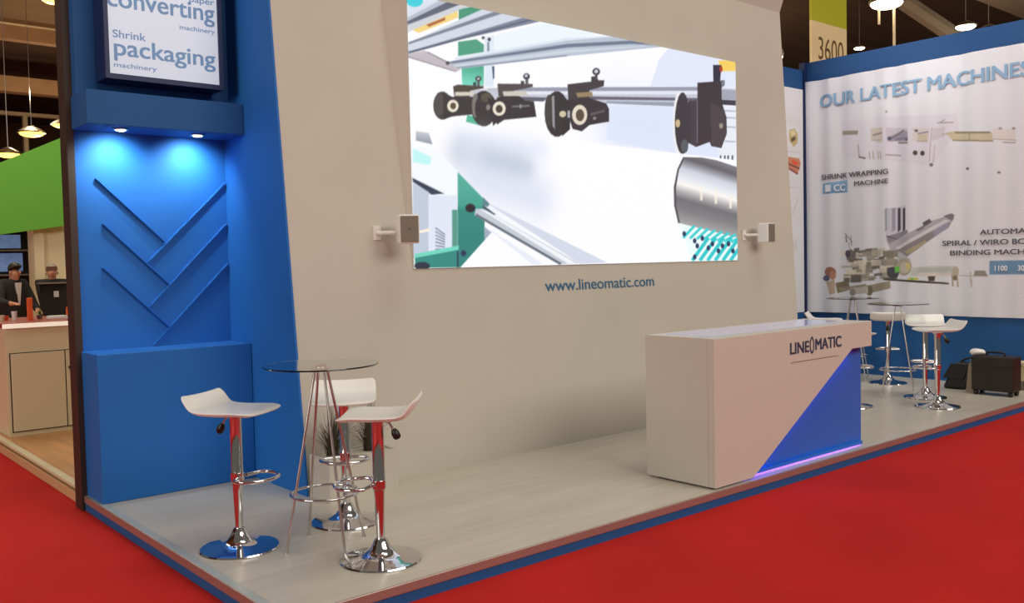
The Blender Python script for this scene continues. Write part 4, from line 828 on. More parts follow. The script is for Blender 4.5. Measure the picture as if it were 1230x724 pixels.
struct('floor', MB().box(-20, 30, -14, 62, -.1, 0), M_CARPET, loc=(0, 0, 0), label='red exhibition carpet around the booth')
deck = struct('booth_platform', MB().box(.012, 9.06, .012, 3.06, 0.0, PT), M_FLOOR, loc=(0, 0, 0), label='low platform laid with pale oak laminate')
# edge profiles: reflective upper strip over a blue kick board
mk('edge_profile', MB().box(-.002, 9.06, -.002, .012, .052, PT + .001).box(-.002, .012, .012, 3.0, .052, PT + .001), M_ALU, deck, bevel=.004)
mk('floor_edging', MB().box(.002, .045, .05, 2.55, PT, PT + .004), M_EDGING, deck, bevel=.002)
mk('kick_board', MB().box(.004, 9.06, .004, .012, .0, .052).box(.004, .012, .012, 3.0, .0, .052), M_BLUE_D, deck)

LEAN = .10
def wy(z):                                  # front of the back-leaning screen wall
    return 1.79 + LEAN * (z - PT)
def wx(z):                                  # its right-hand end
    return 6.87 + .068 * z
TOPZ = 4.27
mb = MB()
def wloop(x0, dx, d):
    return [(x0, wy(PT) + d, PT), (wx(PT) + dx, wy(PT) + d, PT), (wx(TOPZ) + dx, wy(TOPZ) + d, TOPZ), (x0, wy(TOPZ) + d, TOPZ)]
mb.hexa(wloop(1.075, 0, 0), wloop(1.075, 0, .16))
wall = struct('wall_back', mb, M_WHITE, label='white wall leaning back behind the big screen')
cz = 5.0
mk('flared_crown', MB().hexa(
    [(1.075, wy(TOPZ), TOPZ), (1.075, wy(TOPZ) - .22, cz), (1.075, wy(TOPZ) + .2, cz), (1.075, wy(TOPZ) + .2, TOPZ)],
    [(wx(TOPZ), wy(TOPZ), TOPZ), (wx(TOPZ) + .06, wy(TOPZ) - .22, cz), (wx(TOPZ) + .06, wy(TOPZ) + .2, cz), (wx(TOPZ), wy(TOPZ) + .2, TOPZ)]), M_WHITE, wall)
U_, V_ = (1, 0, 0), Vector((0, LEAN, 1)).normalized()
text('web_address', 'www.lineomatic.com', M_INK, wall, (3.318, wy(1.352) - .002, 1.352), U_, V_, 1.342, .092, bold=.012, label='blue grey web address')

# tower on the left: side wing, niche, header, upper wall
mb = MB()
zt = 4.6
mb.hexa([(1.06, wy(PT) - .002, PT), (1.06, wy(zt) - .002, zt), (1.06, 3.0, zt), (1.06, 3.0, PT)],
        [(1.075, wy(PT) - .002, PT), (1.075, wy(zt) - .002, zt), (1.075, 3.0, zt), (1.075, 3.0, PT)])
tower = struct('wall_left', MB().box(.03, 1.06, 2.9, 2.98, PT, 2.53), M_BLUE, label='blue tower wall with lit niche', loc=(.5, 2.9, PT))
mk('side_wing', mb, M_BLUE, tower)
mk('header', MB().box(.02, 1.058, 2.55, 2.98, 2.53, 2.745), M_BLUE_D, tower, bevel=.004)  # darker blue than the plinth puts the header's shade into its colour
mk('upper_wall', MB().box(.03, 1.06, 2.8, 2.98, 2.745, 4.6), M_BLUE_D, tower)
mk('plinth', MB().box(.02, 1.058, 2.55, 2.9, PT, 1.065), M_BLUE, tower, bevel=.006)
for (x0, z0), (x1, z1) in (((.152, 2.219), (.597, 1.793)), ((.187, 1.916), (.615, 1.496)), ((.175, 1.622), (.609, 1.192)),
                           ((1.05, 2.22), (.472, 1.65)), ((1.05, 1.925), (.459, 1.329)), ((1.05, 1.632), (.483, 1.068))):
    d = Vector((x1 - x0, 0, z1 - z0)).normalized()
    n = Vector((-d.z, 0, d.x)) * .0032
    a, b = Vector((x0, 2.876, z0)), Vector((x1, 2.876, z1))
    dy = Vector((0, .024, 0))
    mk('slat', MB().hexa([a + n, b + n, b - n, a - n], [a + n + dy, b + n + dy, b - n + dy, a - n + dy]), M_BLUE, tower)

struct('trim_1', MB().box(-.015, .03, 2.89, 3.05, 0.0, 4.6), M_BROWN, label='dark timber end of the partition beside the blue tower')

# end wall with printed banner, and the short back panel beside it
XE = 9.0
wr = struct('wall_right', MB().box(XE, XE + .06, -.02, 3.06, PT, .86), M_BLUE_D, label='blue end wall below and around the printed banner')
mk('top_band', MB().box(XE, XE + .06, -.02, 3.0, 3.835, 4.09), M_BAND, wr)
mk('backing', MB().box(XE + .01, XE + .05, -.02, 3.02, .86, 3.835), M_BLUE_D, wr)
struct('trim_2', MB().box(XE - .07, XE + .06, 3.0, 3.08, PT, 4.09), M_NAVY, label='navy corner post between the two panels')
wb = struct('wall_back_corner', MB().box(7.12, XE - .07, 3.03, 3.08, PT, .86), M_BLUE_D, label='blue base of the short back panel')
mk('top_band', MB().box(7.12, XE - .07, 3.03, 3.08, 3.74, 3.99), M_BAND, wb)
mk('backing', MB().box(7.12, XE - .07, 3.04, 3.08, .86, 3.74), M_BLUE_D, wb)

# ================================================================== the LED wall
led = empty('video_wall', (4.0, 1.93, 1.565), 'large led screen box showing slitting discs and a paper web, on the white wall', 'screen')
SX, SW, SZ, SH, SY = 2.04, 3.91, 1.565, 1.965, 1.93
mb = MB().hexa([(SX - .004, SY, SZ - .004), (SX + SW + .004, SY, SZ - .004), (SX + SW + .004, SY, SZ + SH + .004), (SX - .004, SY, SZ + SH + .004)],
               [(SX - .004, wy(SZ) + .004, SZ - .004), (SX + SW + .004, wy(SZ) + .004, SZ - .004), (SX + SW + .004, wy(SZ + SH) + .004, SZ + SH + .004), (SX - .09, wy(SZ + SH) + .004, SZ + SH + .004)])
mk('cabinet', mb, M_WHITE, led)
picture('screen', 521, 262, SW, SH, (251, 251, 255), SCREEN_OPS, lambda u, v: (SX + u, SY - .004, SZ + v), M_SCREEN, led)

# ================================================================== printed banner on the end wall
ban = empty('printed_banner', (XE - .02, 1.5, .86), 'large white printed cloth banner of machines on the blue end wall', 'banner')
rb = random.Random(3)
folds = [(rb.uniform(.8, 4.6), rb.uniform(0, 6.3), rb.uniform(.3, 1)) for _ in range(7)]
def fold(u, v):
    s = sum(a * math.sin(6.283 * u * f + p + .25 * math.sin(v * 1.1 + p)) for f, p, a in folds)
    return .0085 * s
picture('cloth', 400, 380, 2.98, 2.975, (217, 220, 229), BANNER_OPS, lambda u, v: (XE - .03 + fold(u, v), 3.0 - u, .86 + v), M_PRINT, ban)
BU, BV = (0, -1, 0), (0, 0, 1)
def btext(name, body, u0, v0, w_, h_, m, **k):
    text(name, body, m, ban, (XE - .042, 3.0 - u0, .86 + v0), BU, BV, w_, h_, warp=lambda p: (p[0] + fold(3.0 - p[1], p[2] - .86), p[1], p[2]), **k)
btext('heading', 'OUR LATEST MACHINES', .20, 2.624, 2.485, .155, M_INKL, bold=.035, label='pale blue heading')
btext('caption', 'SHRINK WRAPPING', .212, 1.702, .895, .062, M_INKG, bold=.03)
btext('caption', 'MACHINE', .667, 1.59, .44, .056, M_INKG, bold=.03)
btext('caption', '\u25a0 CC', .27, 1.545, .26, .085, M_INKW, bold=.03)
btext('caption', 'AUTOMATIC', 2.177, .926, .64, .056, M_INKG, bold=.03)
btext('caption', 'SPIRAL / WIRO BOOK', 1.755, .812, 1.07, .058, M_INKG, bold=.03)
btext('caption', 'BINDING MACHINE', 1.845, .700, .97, .057, M_INKG, bold=.03)
btext('caption', '1100', 2.34, .521, .123, .057, M_INKW, bold=.03)
btext('caption', '30', 2.575, .521, .06, .057, M_INKW, bold=.03)

pan = empty('product_poster', (8.0, 3.03, .86), 'narrow white poster with small stationery pictures on the short back panel', 'poster')
POPS = []
def pq(pts, c, a=1):                        # points given in metres: (x, z) on the panel
    POPS.append(('p', [(x - 7.13, z - .86) for x, z in pts], c, a))
pq([(8.50, 3.39), (8.86, 3.36), (8.86, 3.25), (8.50, 3.28)], (206, 202, 206), .35)
pq([(8.60, 3.20), (8.72, 3.23), (8.80, 3.16), (8.79, 3.05), (8.70, 2.99), (8.60, 3.06)], (188, 172, 122))
pq([(8.62, 3.18), (8.71, 3.21), (8.75, 3.16), (8.66, 3.12)], (214, 204, 160))
pq([(8.64, 3.10), (8.74, 3.13), (8.74, 3.08), (8.65, 3.05)], (84, 74, 50))
pq([(8.52, 2.93), (8.86, 2.93), (8.86, 2.925), (8.52, 2.925)], (180, 176, 178))
pq([(8.49, 2.73), (8.58, 2.86), (8.83, 2.85), (8.86, 2.78), (8.78, 2.64)], (196, 128, 98))
pq([(8.49, 2.73), (8.78, 2.64), (8.80, 2.66), (8.50, 2.75)], (130, 66, 56))
pq([(8.52, 2.77), (8.83, 2.71), (8.84, 2.73), (8.53, 2.79)], (110, 60, 50))
pq([(8.66, 2.83), (8.80, 2.80), (8.78, 2.76), (8.66, 2.78)], (220, 84, 48))
pq([(8.50, 2.48), (8.86, 2.47), (8.86, 2.465), (8.50, 2.475)], (180, 176, 178))
pq([(8.64, 2.12), (8.78, 2.34), (8.80, 2.32), (8.66, 2.10)], (204, 200, 200))
pq([(8.60, 1.72), (8.76, 1.82), (8.76, 1.66), (8.64, 1.64)], (206, 200, 200), .8)
picture('print', 190, 290, 1.79, 2.88, (214, 216, 222), POPS, lambda u, v: (7.13 + u, 3.02, .86 + v), M_PRINT, pan)

# ================================================================== wall monitor in the tower
TY = 2.6
tvo = empty('wall_monitor', (.547, 2.7, 2.84), 'lit monitor listing converting and packaging machinery, hung high on the blue tower', 'monitor')
mk('casing', MB().box(.155, .94, TY + .012, 2.8, 2.835, 3.72), M_NAVY, tvo, bevel=.006)
fr = MB()
for a in ((.155, .94, 2.835, 2.868), (.155, .94, 3.69, 3.72), (.155, .183, 2.868, 3.69), (.912, .94, 2.868, 3.69)):
    fr.box(a[0], a[1], TY - .012, TY + .012, a[2], a[3])
mk('bezel', fr, M_NAVY, tvo)
M_PANEL = mat('lit monitor panel', (150, 156, 170), .3, emit=(196, 203, 216), estr=.66)
mk('display', MB().box(.18, .915, TY + .002, TY + .012, 2.86, 3.70), M_PANEL, tvo)
M_TVINK = mat('slate blue lettering', (96, 132, 174), .5, emit=(110, 146, 188), estr=.3)
def ttext(body, x0, z0, x1, z1, b=.012):
    text('lettering', body, M_TVINK, tvo, (x0, TY + .0015, z0), (1, 0, 0), (0, 0, 1), x1 - x0, z1 - z0, bold=b)
ttext('packaging', .218, 2.955, .887, 3.098, .016)
ttext('Shrink', .212, 3.103, .42, 3.152)
ttext('machinery', .212, 2.904, .485, 2.944, .006)
ttext('converting', .186, 3.262, .892, 3.408, .016)
ttext('machinery', .648, 3.207, .893, 3.247, .006)
ttext('paper', .722, 3.398, .895, 3.440)

for x, lab in ((.262, 'lit round downlight under the header, nearer the tower outer edge'), (.775, 'lit round downlight under the header, nearer the white wall')):
    d = empty('downlight', (x, 2.68, 2.53), lab, 'downlight', 'downlights under the niche header')
    mk('rim', MB().lathe([(.034, -.001), (.048, -.001), (.05, -.006), (.046, -.011), (.036, -.011)], (x, 2.68, 2.53), 28), M_STEEL, d, smooth=True)
    mk('lens', MB().lathe([(.036, -.003), (.036, -.008), (.024, -.016)], (x, 2.68, 2.53), 28), M_LENS, d, smooth=True)
    lamp('niche_beam', 'SPOT', (x, 2.70, 2.50), (x, 2.9, 2.2), 24, (.8, .97, 1.0), spot_size=2.4, spot_blend=1.0, shadow_soft_size=.035).parent = None

# ================================================================== reception counter
ct = empty('reception_counter', (4.0, .3, PT), 'white reception counter with slanted blue lit panel at the platform edge', 'counter')
CT = 1.078
mk('body', MB().box(3.06, 4.90, .15, .555, .113, 1.0), M_COUNTER, ct)
mk('toe_kick', MB().box(3.06, 4.88, .16, .53, PT, .112), M_BLACK, ct)
front = [(3.03, .112), (3.442, .112), (4.735, .882), (5.024, .882), (5.024, CT), (3.03, CT)]
mk('front_panel', MB().hexa([(x, .02, z) for x, z in front], [(x, .075, z) for x, z in front]), M_COUNTER, ct, bevel=.003)
mk('side_panel', MB().box(3.03, 3.08, .075, .60, .112, CT), M_COUNTER, ct)
mk('blue_panel', MB().box(3.40, 5.022, .112, .14, .1225, .882), M_BLUE_P, ct, label='blue panel')
mk('worktop', MB().box(3.081, 5.0235, .075, .56, .885, CT - .001).box(3.081, 5.0235, .56, .60, 1.03, CT - .001), M_COUNTER, ct, bevel=.003)
mk('worktop_inlay', MB().hexa([(3.16, .16, CT), (4.88, .16, CT), (4.88, .53, CT), (3.16, .53, CT)], [(3.16, .16, CT + .002), (4.88, .16, CT + .002), (4.88, .53, CT + .002), (3.16, .53, CT + .002)]), M_FROST, ct)
d = Vector((4.735 - 3.442, 0, .882 - .112)).normalized()
nn = Vector((d.z, 0, -d.x)) * .004
a, b = Vector((3.47, .079, .125)), Vector((4.73, .079, .874))
dy = Vector((0, .012, 0))
mk('light_strip', MB().hexa([a + nn, b + nn, b - nn, a - nn], [a + nn + dy, b + nn + dy, b - nn + dy, a - nn + dy]), M_LED, ct, label='violet light strip')
mk('light_strip', MB().box(3.46, 4.97, .094, .110, .119, .122), M_LED_LOW, ct)
mk('strip_cover', MB().box(3.445, 4.99, .080, .086, .110, .132).box(3.445, 4.99, .086, .112, .1225, .132), M_BLUE_P, ct)
mk('apex_light', MB().box(4.70, 4.765, .09, .10, .866, .879), M_LED_HOT, ct, label='violet light in the upper corner of the blue panel')
FU, FV = (1, 0, 0), (0, 0, 1)
text('logo_lettering', 'LINE', M_INKD, ct, (3.893, .02, .908), FU, FV, .238, .078, bold=.045)
ring, n = MB(), 36
for k in range(n):
    t0, t1 = 2 * math.pi * k / n, 2 * math.pi * (k + 1) / n
    q = []
    for t, r in ((t0, 1), (t1, 1), (t1, .56), (t0, .56)):
        s_ = (1 - .28 * max(0, math.sin(t)) ** 2)
        q.append((4.171 + .031 * r * math.cos(t) * s_, .0185, .953 + .063 * (r if r == 1 else .72) * math.sin(t)))
    ring.add(q, [(0, 1, 2, 3)])
mk('logo_emblem', ring, M_INKD, ct)
text('logo_lettering', 'MATIC', M_INKD, ct, (4.218, .02, .913), FU, FV, .352, .080, bold=.045)
mk('logo_underline', MB().box(3.90, 4.53, .0185, .02, .8455, .8505), M_GREY, ct)

# ================================================================== small wall speakers
def speaker(x0, x1, y0, y1, z0, z1, arm, yaw, label):
    c = Vector(((x0 + x1) / 2, (y0 + y1) / 2, (z0 + z1) / 2))
    e = empty('wall_speaker', (c.x, c.y, z0), label, 'speaker', 'wall speakers beside the screen')
    def rot(mb):
        ca, sa = math.cos(yaw), math.sin(yaw)
        mb.v = [(c.x + (x - c.x) * ca - (y - c.y) * sa, c.y + (x - c.x) * sa + (y - c.y) * ca, z) for x, y, z in mb.v]
        return mb
    mk('cabinet', rot(MB().box(x0, x1, y0, y1, z0, z1)), M_SHELL, e, bevel=.012)
    mk('grille', rot(MB().box(x0 + .01, x1 - .01, y0 - .008, y0, z0 + .01, z1 - .01)), M_GREY, e, bevel=.004)
    mk('badge', rot(MB().lathe([(.006, 0), (.006, .002)], (c.x, y0 - .012, c.z), 10)), M_BLACK, e)
    b = MB()
    az = c.z - .02
    b.tube([(c.x, c.y + .04, az), (c.x + arm * .6, c.y + .06, az), (c.x + arm, wy(az) - .01, az)], .014, 10)
    b.box(c.x + arm - .03, c.x + arm + .03, wy(az) - .012, wy(az) + .006, az - .05, az + .05)
    mk('bracket', b, M_SHELL, e)
speaker(1.81, 1.955, 1.70, 1.82, 1.742, 1.943, -.13, -.40, 'small speaker with grey face beside lower left corner of the screen')
speaker(6.20, 6.345, 1.75, 1.87, 1.738, 1.935, -.17, .12, 'small speaker turned sideways beside lower right corner of the screen')

# ================================================================== bar stools
def make_stool():
    root = empty('bar_stool', (0, 0, 0), 'x', 'stool')
    prof = [(-.208, .080), (-.194, .066), (-.174, .040), (-.156, .014), (-.136, .001), (-.10, -.004), (-.04, -.006), (.04, -.005), (.09, -.002), (.125, -.003), (.155, -.006), (.184, -.013)]
    nw = 11
    top, bot = [], []
    for i, (x, z) in enumerate(prof):
        t = i / (len(prof) - 1)
        hw = .190
        if i in (0, len(prof) - 1): hw -= .022
        if i in (1, len(prof) - 2): hw -= .004
        a = prof[max(i - 1, 0)]; b_ = prof[min(i + 1, len(prof) - 1)]
        tx, tz = b_[0] - a[0], b_[1] - a[1]
        l = math.hypot(tx, tz)
        nx, nz = -tz / l, tx / l
        th = .026 * (.55 if i in (0, len(prof) - 1) else 1)
        for j in range(nw):
            s_ = -1 + 2 * j / (nw - 1)
            dip = .006 * (s_ * s_)
            e_ = .35 if abs(s_) > .99 else 1
            y = hw * s_
            top.append((x, y, .755 + z + dip))
            bot.append((x - nx * th * e_, y, .755 + z + dip - nz * th * e_))
    k, m_ = nw, len(prof)
    n = k * m_
    fs = []
    for i in range(m_ - 1):
        for j in range(k - 1):
            q = (i * k + j, i * k + j + 1, (i + 1) * k + j + 1, (i + 1) * k + j)
            fs.append(q)
            fs.append(tuple(v + n for v in reversed(q)))
    per = [j for j in range(k)] + [i * k + k - 1 for i in range(1, m_)] + [(m_ - 1) * k + j for j in range(k - 2, -1, -1)] + [i * k for i in range(m_ - 2, 0, -1)]
    for a, b_ in zip(per, per[1:] + per[:1]):
        fs.append((a, b_, b_ + n, a + n))
    so = mk('seat', MB().add(top + bot, fs), M_SHELL, root, smooth='all')
    sb = so.modifiers.new('smooth', 'SUBSURF'); sb.levels = 1; sb.render_levels = 2
    mk('column', MB().lathe([(.05, .722), (.05, .712), (.031, .705), (.031, .375), (.0325, .372), (.0325, .366), (.028, .362), (.024, .25), (.0205, .12), (.02, .06)], n=32), M_CHROME, root, smooth=True)
    pr = [(.205, .0), (.208, .004), (.204, .011), (.17, .018), (.12, .026), (.085, .036), (.064, .05), (.05, .068), (.04, .09), (.032, .105), (.026, .112)]
    mk('base', MB().lathe(pr, n=56), M_CHROME, root, smooth=True)
    loop = []
    for k in range(28):
        a = math.pi * (-.5 + k / 27)
        loop.append((.10 + .125 * math.cos(a), .135 * math.sin(a), .39))
    pts = [(.033, -.03, .39), (.06, -.12, .39)] + loop + [(.06, .12, .39), (.033, .03, .39)]
    f = MB().tube(pts, .0105, 10)
    f.lathe([(.036, .37), (.036, .41)], n=20)
    mk('footrest', f, M_CHROME, root, smooth=True)
    lv = mk('lever', MB().tube([(-.03, .0, .71), (-.06, .0, .70), (-.085, .0, .655)], .006, 8), M_STEEL, root, smooth=True)
    mk('lever_knob', MB().tube([(-.080, 0, .668), (-.088, 0, .65), (-.098, 0, .628), (-.102, 0, .618)], [.012, .021, .021, .013], 12), M_BLACK, lv, smooth=True, label='black knob')
    return root

stools = [
    (.284, 1.069, -56.5, 0, 'white bar stool standing alone in front of the blue plinth', 'bar stools around the front glass table'),
    (.959, 1.103, 238, -.022, 'white bar stool behind the front glass table, by the white planter', 'bar stools around the front glass table'),
    (.729, .369, 138.7, 0, 'white bar stool at the platform edge in front of the front glass table', 'bar stools around the front glass table'),
    (7.62, .82, 208, .02, 'white bar stool behind the one nearest the suitcase, seat lip turned to the wall', 'bar stools around the far glass tables'),
    (7.13, .47, 139, .01, 'white bar stool nearest the suitcase, seat lip turned towards it', 'bar stools around the far glass tables'),
    (8.40, 1.62, 27, 0, 'white bar stool seen through the far glass table legs, against the blue wall', 'bar stools around the far glass tables'),
    (6.62, 1.09, -25, -.02, 'white bar stool mostly hidden behind the reception counter', 'bar stools around the far glass tables'),
    (7.93, 2.14, -65, 0, 'white bar stool at the rearmost glass table, only its seat above the counter', 'bar stools around the far glass tables'),
]
proto = make_stool()
for i, (x, y, ang, dz, lab, grp) in enumerate(stools):
    o = proto if i == 0 else copy_tree(proto)
    o.location = (x, y, PT)
    o.rotation_euler = (0, 0, math.radians(ang))
    o['label'] = lab
    o['group'] = grp
    for ch in o.children:
        if dz and ch.name.split('.')[0] == 'seat':
            ch.location.z += dz

# ================================================================== glass bistro tables
def make_table():
    root = empty('bistro_table', (0, 0, 0), 'x', 'table')
    H = .977
    mk('glass_top', MB().lathe([(.300, 0), (.304, .004), (.300, .008)], (0, 0, H - .008), 64), M_GLASS, root, smooth=True)
    mk('hub', MB().lathe([(.055, H - .03), (.055, H - .024), (.03, H - .02), (.03, H - .009)], n=24), M_CHROME, root, smooth=True)
    for k in range(4):
        a = math.radians(45 + 90 * k - 8)
        p = (math.cos(a), math.sin(a))
        mk('leg', MB().tube([(p[0] * .035, p[1] * .035, H - .03), (p[0] * .225, p[1] * .225, .006)], .0072, 10).lathe([(.011, 0), (.011, .008)], (p[0] * .2255, p[1] * .2255, 0), 12), M_STEEL, root, smooth=True)
    ra = .178
    mk('foot_ring', MB().tube([(ra * math.cos(t), ra * math.sin(t), .285) for t in np.linspace(0, 2 * math.pi, 49)[:-1]], .0075, 10, closed=True), M_CHROME, root, smooth=True)
    return root
tabs = [(.648, .788, 'round clear glass high table with thin splayed steel legs, among the front three stools', -41),
        (7.52, 1.06, 'round glass high table between the far stools, in front of the banner', -56),
        (8.50, 2.11, 'rearmost round glass high table in the corner, mostly hidden by the counter', 30)]
tp = make_table()
for i, (x, y, lab, ang) in enumerate(tabs):
    o = tp if i == 0 else copy_tree(tp)
    o.location = (x, y, PT)
    o.rotation_euler = (0, 0, math.radians(ang))
    o['label'] = lab
    o['group'] = 'round glass high tables'

# ================================================================== planter with grass
pl = empty('planter', (1.33, 1.64, PT), 'white box planter against the white wall behind the front stools', 'planter')
mb = MB()
mb.box(1.08, 1.592, 1.52, 1.535, PT, .378).box(1.08, 1.592, 1.765, 1.78, PT, .378).box(1.08, 1.095, 1.535, 1.765, PT, .378).box(1.577, 1.592, 1.535, 1.765, PT, .378)
mk('trough', mb, M_WHITE, pl)
mk('gravel', MB().box(1.095, 1.577, 1.535, 1.765, PT + .1, .368), M_SOIL, pl)
def grass(cx, cy, label, seed):
    r = random.Random(seed)
    mb = MB()
    for k in range(230):
        a = r.uniform(0, 6.283)
        rr = r.uniform(0, .035)
        L = r.uniform(.2, .42)
        bend = r.uniform(.05, 1.0) ** 1.2
        p = Vector((cx + rr * math.cos(a), cy + rr * math.sin(a) * .8, .35))
        out = Vector((math.cos(a), .75 * math.sin(a), 0))
        if cy + out.y * L * .7 > 1.76: out.y *= .4
        pts = []
        for s_ in (0, .3, .6, .85, 1):
            pts.append(p + out * (L * bend * s_ ** 1.5 * .75) + Vector((0, 0, L * (s_ - bend * .55 * s_ ** 2.4))))
        wv = Vector((-math.sin(a), math.cos(a), 0)) * .0022
        vs, fs = [], []
        for q, wd in zip(pts, (1, 1, .85, .55, .1)):
            vs += [q - wv * wd, q + wv * wd]
        for q in range(4):
            fs.append((q * 2, q * 2 + 1, q * 2 + 3, q * 2 + 2))
        mb.add(vs, fs)
    g = empty('ornamental_grass', (cx, cy, .35), label, 'plant', 'grass tufts in the white planter')
    mk('blades', mb, M_GRASS, g)
    mk('crown', MB().lathe([(.036, 0), (.042, .02), (.036, .06), (.014, .085)], (cx, cy, .352), 16), M_CROWN, g, smooth=True)
grass(1.178, 1.645, 'dark dry grass tuft in the planter, nearer the blue tower', 1)
grass(1.455, 1.645, 'dark dry grass tuft in the planter, behind the red looking stool columns', 2)

# ================================================================== luggage by the end wall
sc = empty('suitcase', (8.27, .377, PT), 'boxy dark brown wheeled suitcase on the platform near the end wall', 'suitcase')
mk('shell', MB().box(8.15, 8.37, .167, .586, .145, .508), M_DARKB, sc, bevel=.02)
mk('lid_seam', MB().box(8.146, 8.374, .163, .59, .40, .407), M_BLACK, sc)
for x in (8.185, 8.335):
    for y in (.205, .545):
        c = mk('caster', MB().tube([(x, y - .016, .128), (x, y + .016, .128)], .028, 16), M_BLACK, sc, smooth=True)
        mk('caster_fork', MB().box(x - .016, x + .016, y - .022, y + .022, .135, .15), M_BLACK, c)
mk('handle', MB().tube([(8.26, .29, .505), (8.26, .29, .535), (8.26, .32, .545), (8.26, .44, .545), (8.26, .47, .535), (8.26, .47, .505)], .011, 10), M_BLACK, sc, smooth=True)

def blob(name, c, r, seed, m, label, cat, flat=.2, sub=3):
    rr = random.Random(seed)
    bm = bmesh.new()
    bmesh.ops.create_icosphere(bm, subdivisions=sub, radius=1)
    ph = [(rr.uniform(2, 5), rr.uniform(2, 5), rr.uniform(2, 5), rr.uniform(0, 6)) for _ in range(4)]
    mb = MB()
    idx = {v: i for i, v in enumerate(bm.verts)}
    vs = []
    for v in bm.verts:
        n = v.co.copy()
        k = 1 + flat * sum(math.sin(a * n.x + b * n.y + c_ * n.z + d_) for a, b, c_, d_ in ph) / 4
        p = n * k
        z = max(p.z, -.75)
        vs.append((c[0] + p.x * r[0], c[1] + p.y * r[1], c[2] + z * r[2]))
    mb.add(vs, [tuple(idx[v] for v in f.verts) for f in bm.faces])
    bm.free()
    return mk(name, mb, m, label=label, cat=cat, smooth='all')
blob('plastic_bag', (8.24, .555, .538), (.06, .08, .038), 5, M_SHELL, 'crumpled white plastic bag lying on the dark suitcase', 'bag')

bag = empty('shoulder_bag', (8.46, .88, PT), 'black shoulder bag slumped on the platform between stools and suitcase', 'bag')
def leanbox(x0, x1, y0, y1, z0, z1, sh, tp_):
    return MB().hexa([(x0, y0, z0), (x1, y0, z0), (x1, y1, z0), (x0, y1, z0)],
                     [(x0 + tp_, y0 - sh + tp_, z1), (x1 - tp_, y0 - sh + tp_, z1), (x1 - tp_, y1 - sh - tp_, z1), (x0 + tp_, y1 - sh - tp_, z1)])
bo = mk('body', leanbox(8.38, 8.54, .74, 1.0, PT, .40, .10, .03), M_BLACK, bag)
m_ = bo.modifiers.new('round', 'BEVEL'); m_.width = .04; m_.segments = 3
mk('flap', leanbox(8.365, 8.40, .76, .98, .22, .385, .075, .012), M_BLACK, bag, bevel=.006)
mk('strap', MB().tube([(8.46, .70, .37), (8.45, .64, .44), (8.45, .66, .47), (8.46, .78, .43), (8.46, .86, .37)], .012, 8), M_BLACK, bag, smooth=True)
pb = empty('paper_bag', (8.31, .66, PT), 'pale paper carrier bag leaning between the black bag and the suitcase', 'bag')
mk('sack', leanbox(8.27, 8.345, .60, .69, PT, .40, .02, .006), M_KRAFT, pb, bevel=.004)
mk('handle', MB().tube([(8.31, .61, .385), (8.31, .615, .45), (8.31, .655, .45), (8.31, .66, .385)], .004, 6), M_KRAFT, pb, smooth=True)
cb = empty('carton', (8.83, .30, PT), 'pale carton on a dark stand at the end wall behind the suitcase', 'box')
mk('stand', MB().box(8.74, 8.94, .06, .44, PT, .20), M_GREY, cb, bevel=.006)
mk('box_body', MB().box(8.74, 8.94, .06, .44, .20, .40), M_BEIGE, cb, bevel=.004)
mk('tape', MB().box(8.737, 8.943, .235, .265, .30, .403), M_TAN, cb)

# ================================================================== neighbouring stand
nd = struct('platform', MB().box(.07, 7.0, 3.06, 15.5, 0, PT), M_WOOD, loc=(0, 3.06, 0), label='neighbouring platform of honey coloured boards')
mk('nosing', MB().box(.03, .085, 3.06, 15.5, .086, PT + .006), M_BEIGE, nd)
mk('riser', MB().box(.02, .07, 3.06, 15.5, 0, .066), M_TAN, nd)
nc = empty('cabinet_counter', (1.2, 6.2, PT), 'cream counter with cupboard doors and red top on the wooden platform', 'counter')
mk('carcass', MB().box(.125, 2.6, 5.68, 6.7, PT, 1.10), M_BEIGE, nc, bevel=.004)
for x0, x1 in ((.16, .612), (.622, 1.074), (1.084, 1.536)):
    dr = mk('door', MB().box(x0, x1, 5.664, 5.68, .15, .86), M_BEIGE, nc, bevel=.003)
    kx = x0 + .03 if x0 > .3 else None
    if kx:
        mk('knob', MB().ball((kx, 5.655, .70), .014, .014, .014), M_DARKB, dr, smooth=True)
mk('shadow_gap', MB().box(.15, 1.55, 5.678, 5.684, .14, .868), M_BROWN, nc)
mk('edge_light', MB().box(.10, 2.65, 5.64, 5.66, 1.095, 1.135), mat('white lit edging', (250, 245, 235), .4, emit=(255, 240, 215), estr=.45), nc)
mk('countertop', MB().box(.10, 2.65, 5.66, 6.9, 1.10, 1.137), M_RED, nc, bevel=.003)
CZ = 1.137
def tagged(name, mb, m, label, cat, **k):
    return mk(name, mb, m, label=label, cat=cat, **k)
def slab(x, y, w_, d_, h_):
    mb = MB().box(x - w_ / 2, x + w_ / 2, y - d_ / 2, y + d_ / 2, CZ, CZ + .008)
    return mb.box(x - w_ * .46, x + w_ * .46, y - d_ * .3, y + d_ * .3, CZ + .008, CZ + h_)
tagged('card_stand', slab(.463, 6.25, .05, .06, .215), M_ORANGE, 'tall slim orange card stand on the red counter', 'stand', bevel=.003)
tagged('card_box', slab(.845, 6.25, .105, .1, .105), M_ORANGE, 'squat orange box on the red counter by the timber post', 'box', bevel=.003)
def cup(x, y, r, h, m, label, name='paper_cup'):
    tagged(name, MB().lathe([(r * .72, 0), (r, h), (r * 1.06, h), (r * 1.06, h + .004), (r * .9, h + .004), (r * .64, .006)], (x, y, CZ), 20), m, label, 'cup', smooth=True)
cup(.335, 6.3, .026, .082, M_SHELL, 'tall white cup on the red counter left of the orange stand')
cup(.225, 6.3, .03, .05, M_BEIGE, 'low cream cup nearest the counter corner on the red counter')
cup(.275, 6.35, .022, .04, M_ORANGE, 'small orange cup between the cream and the tall white cup')
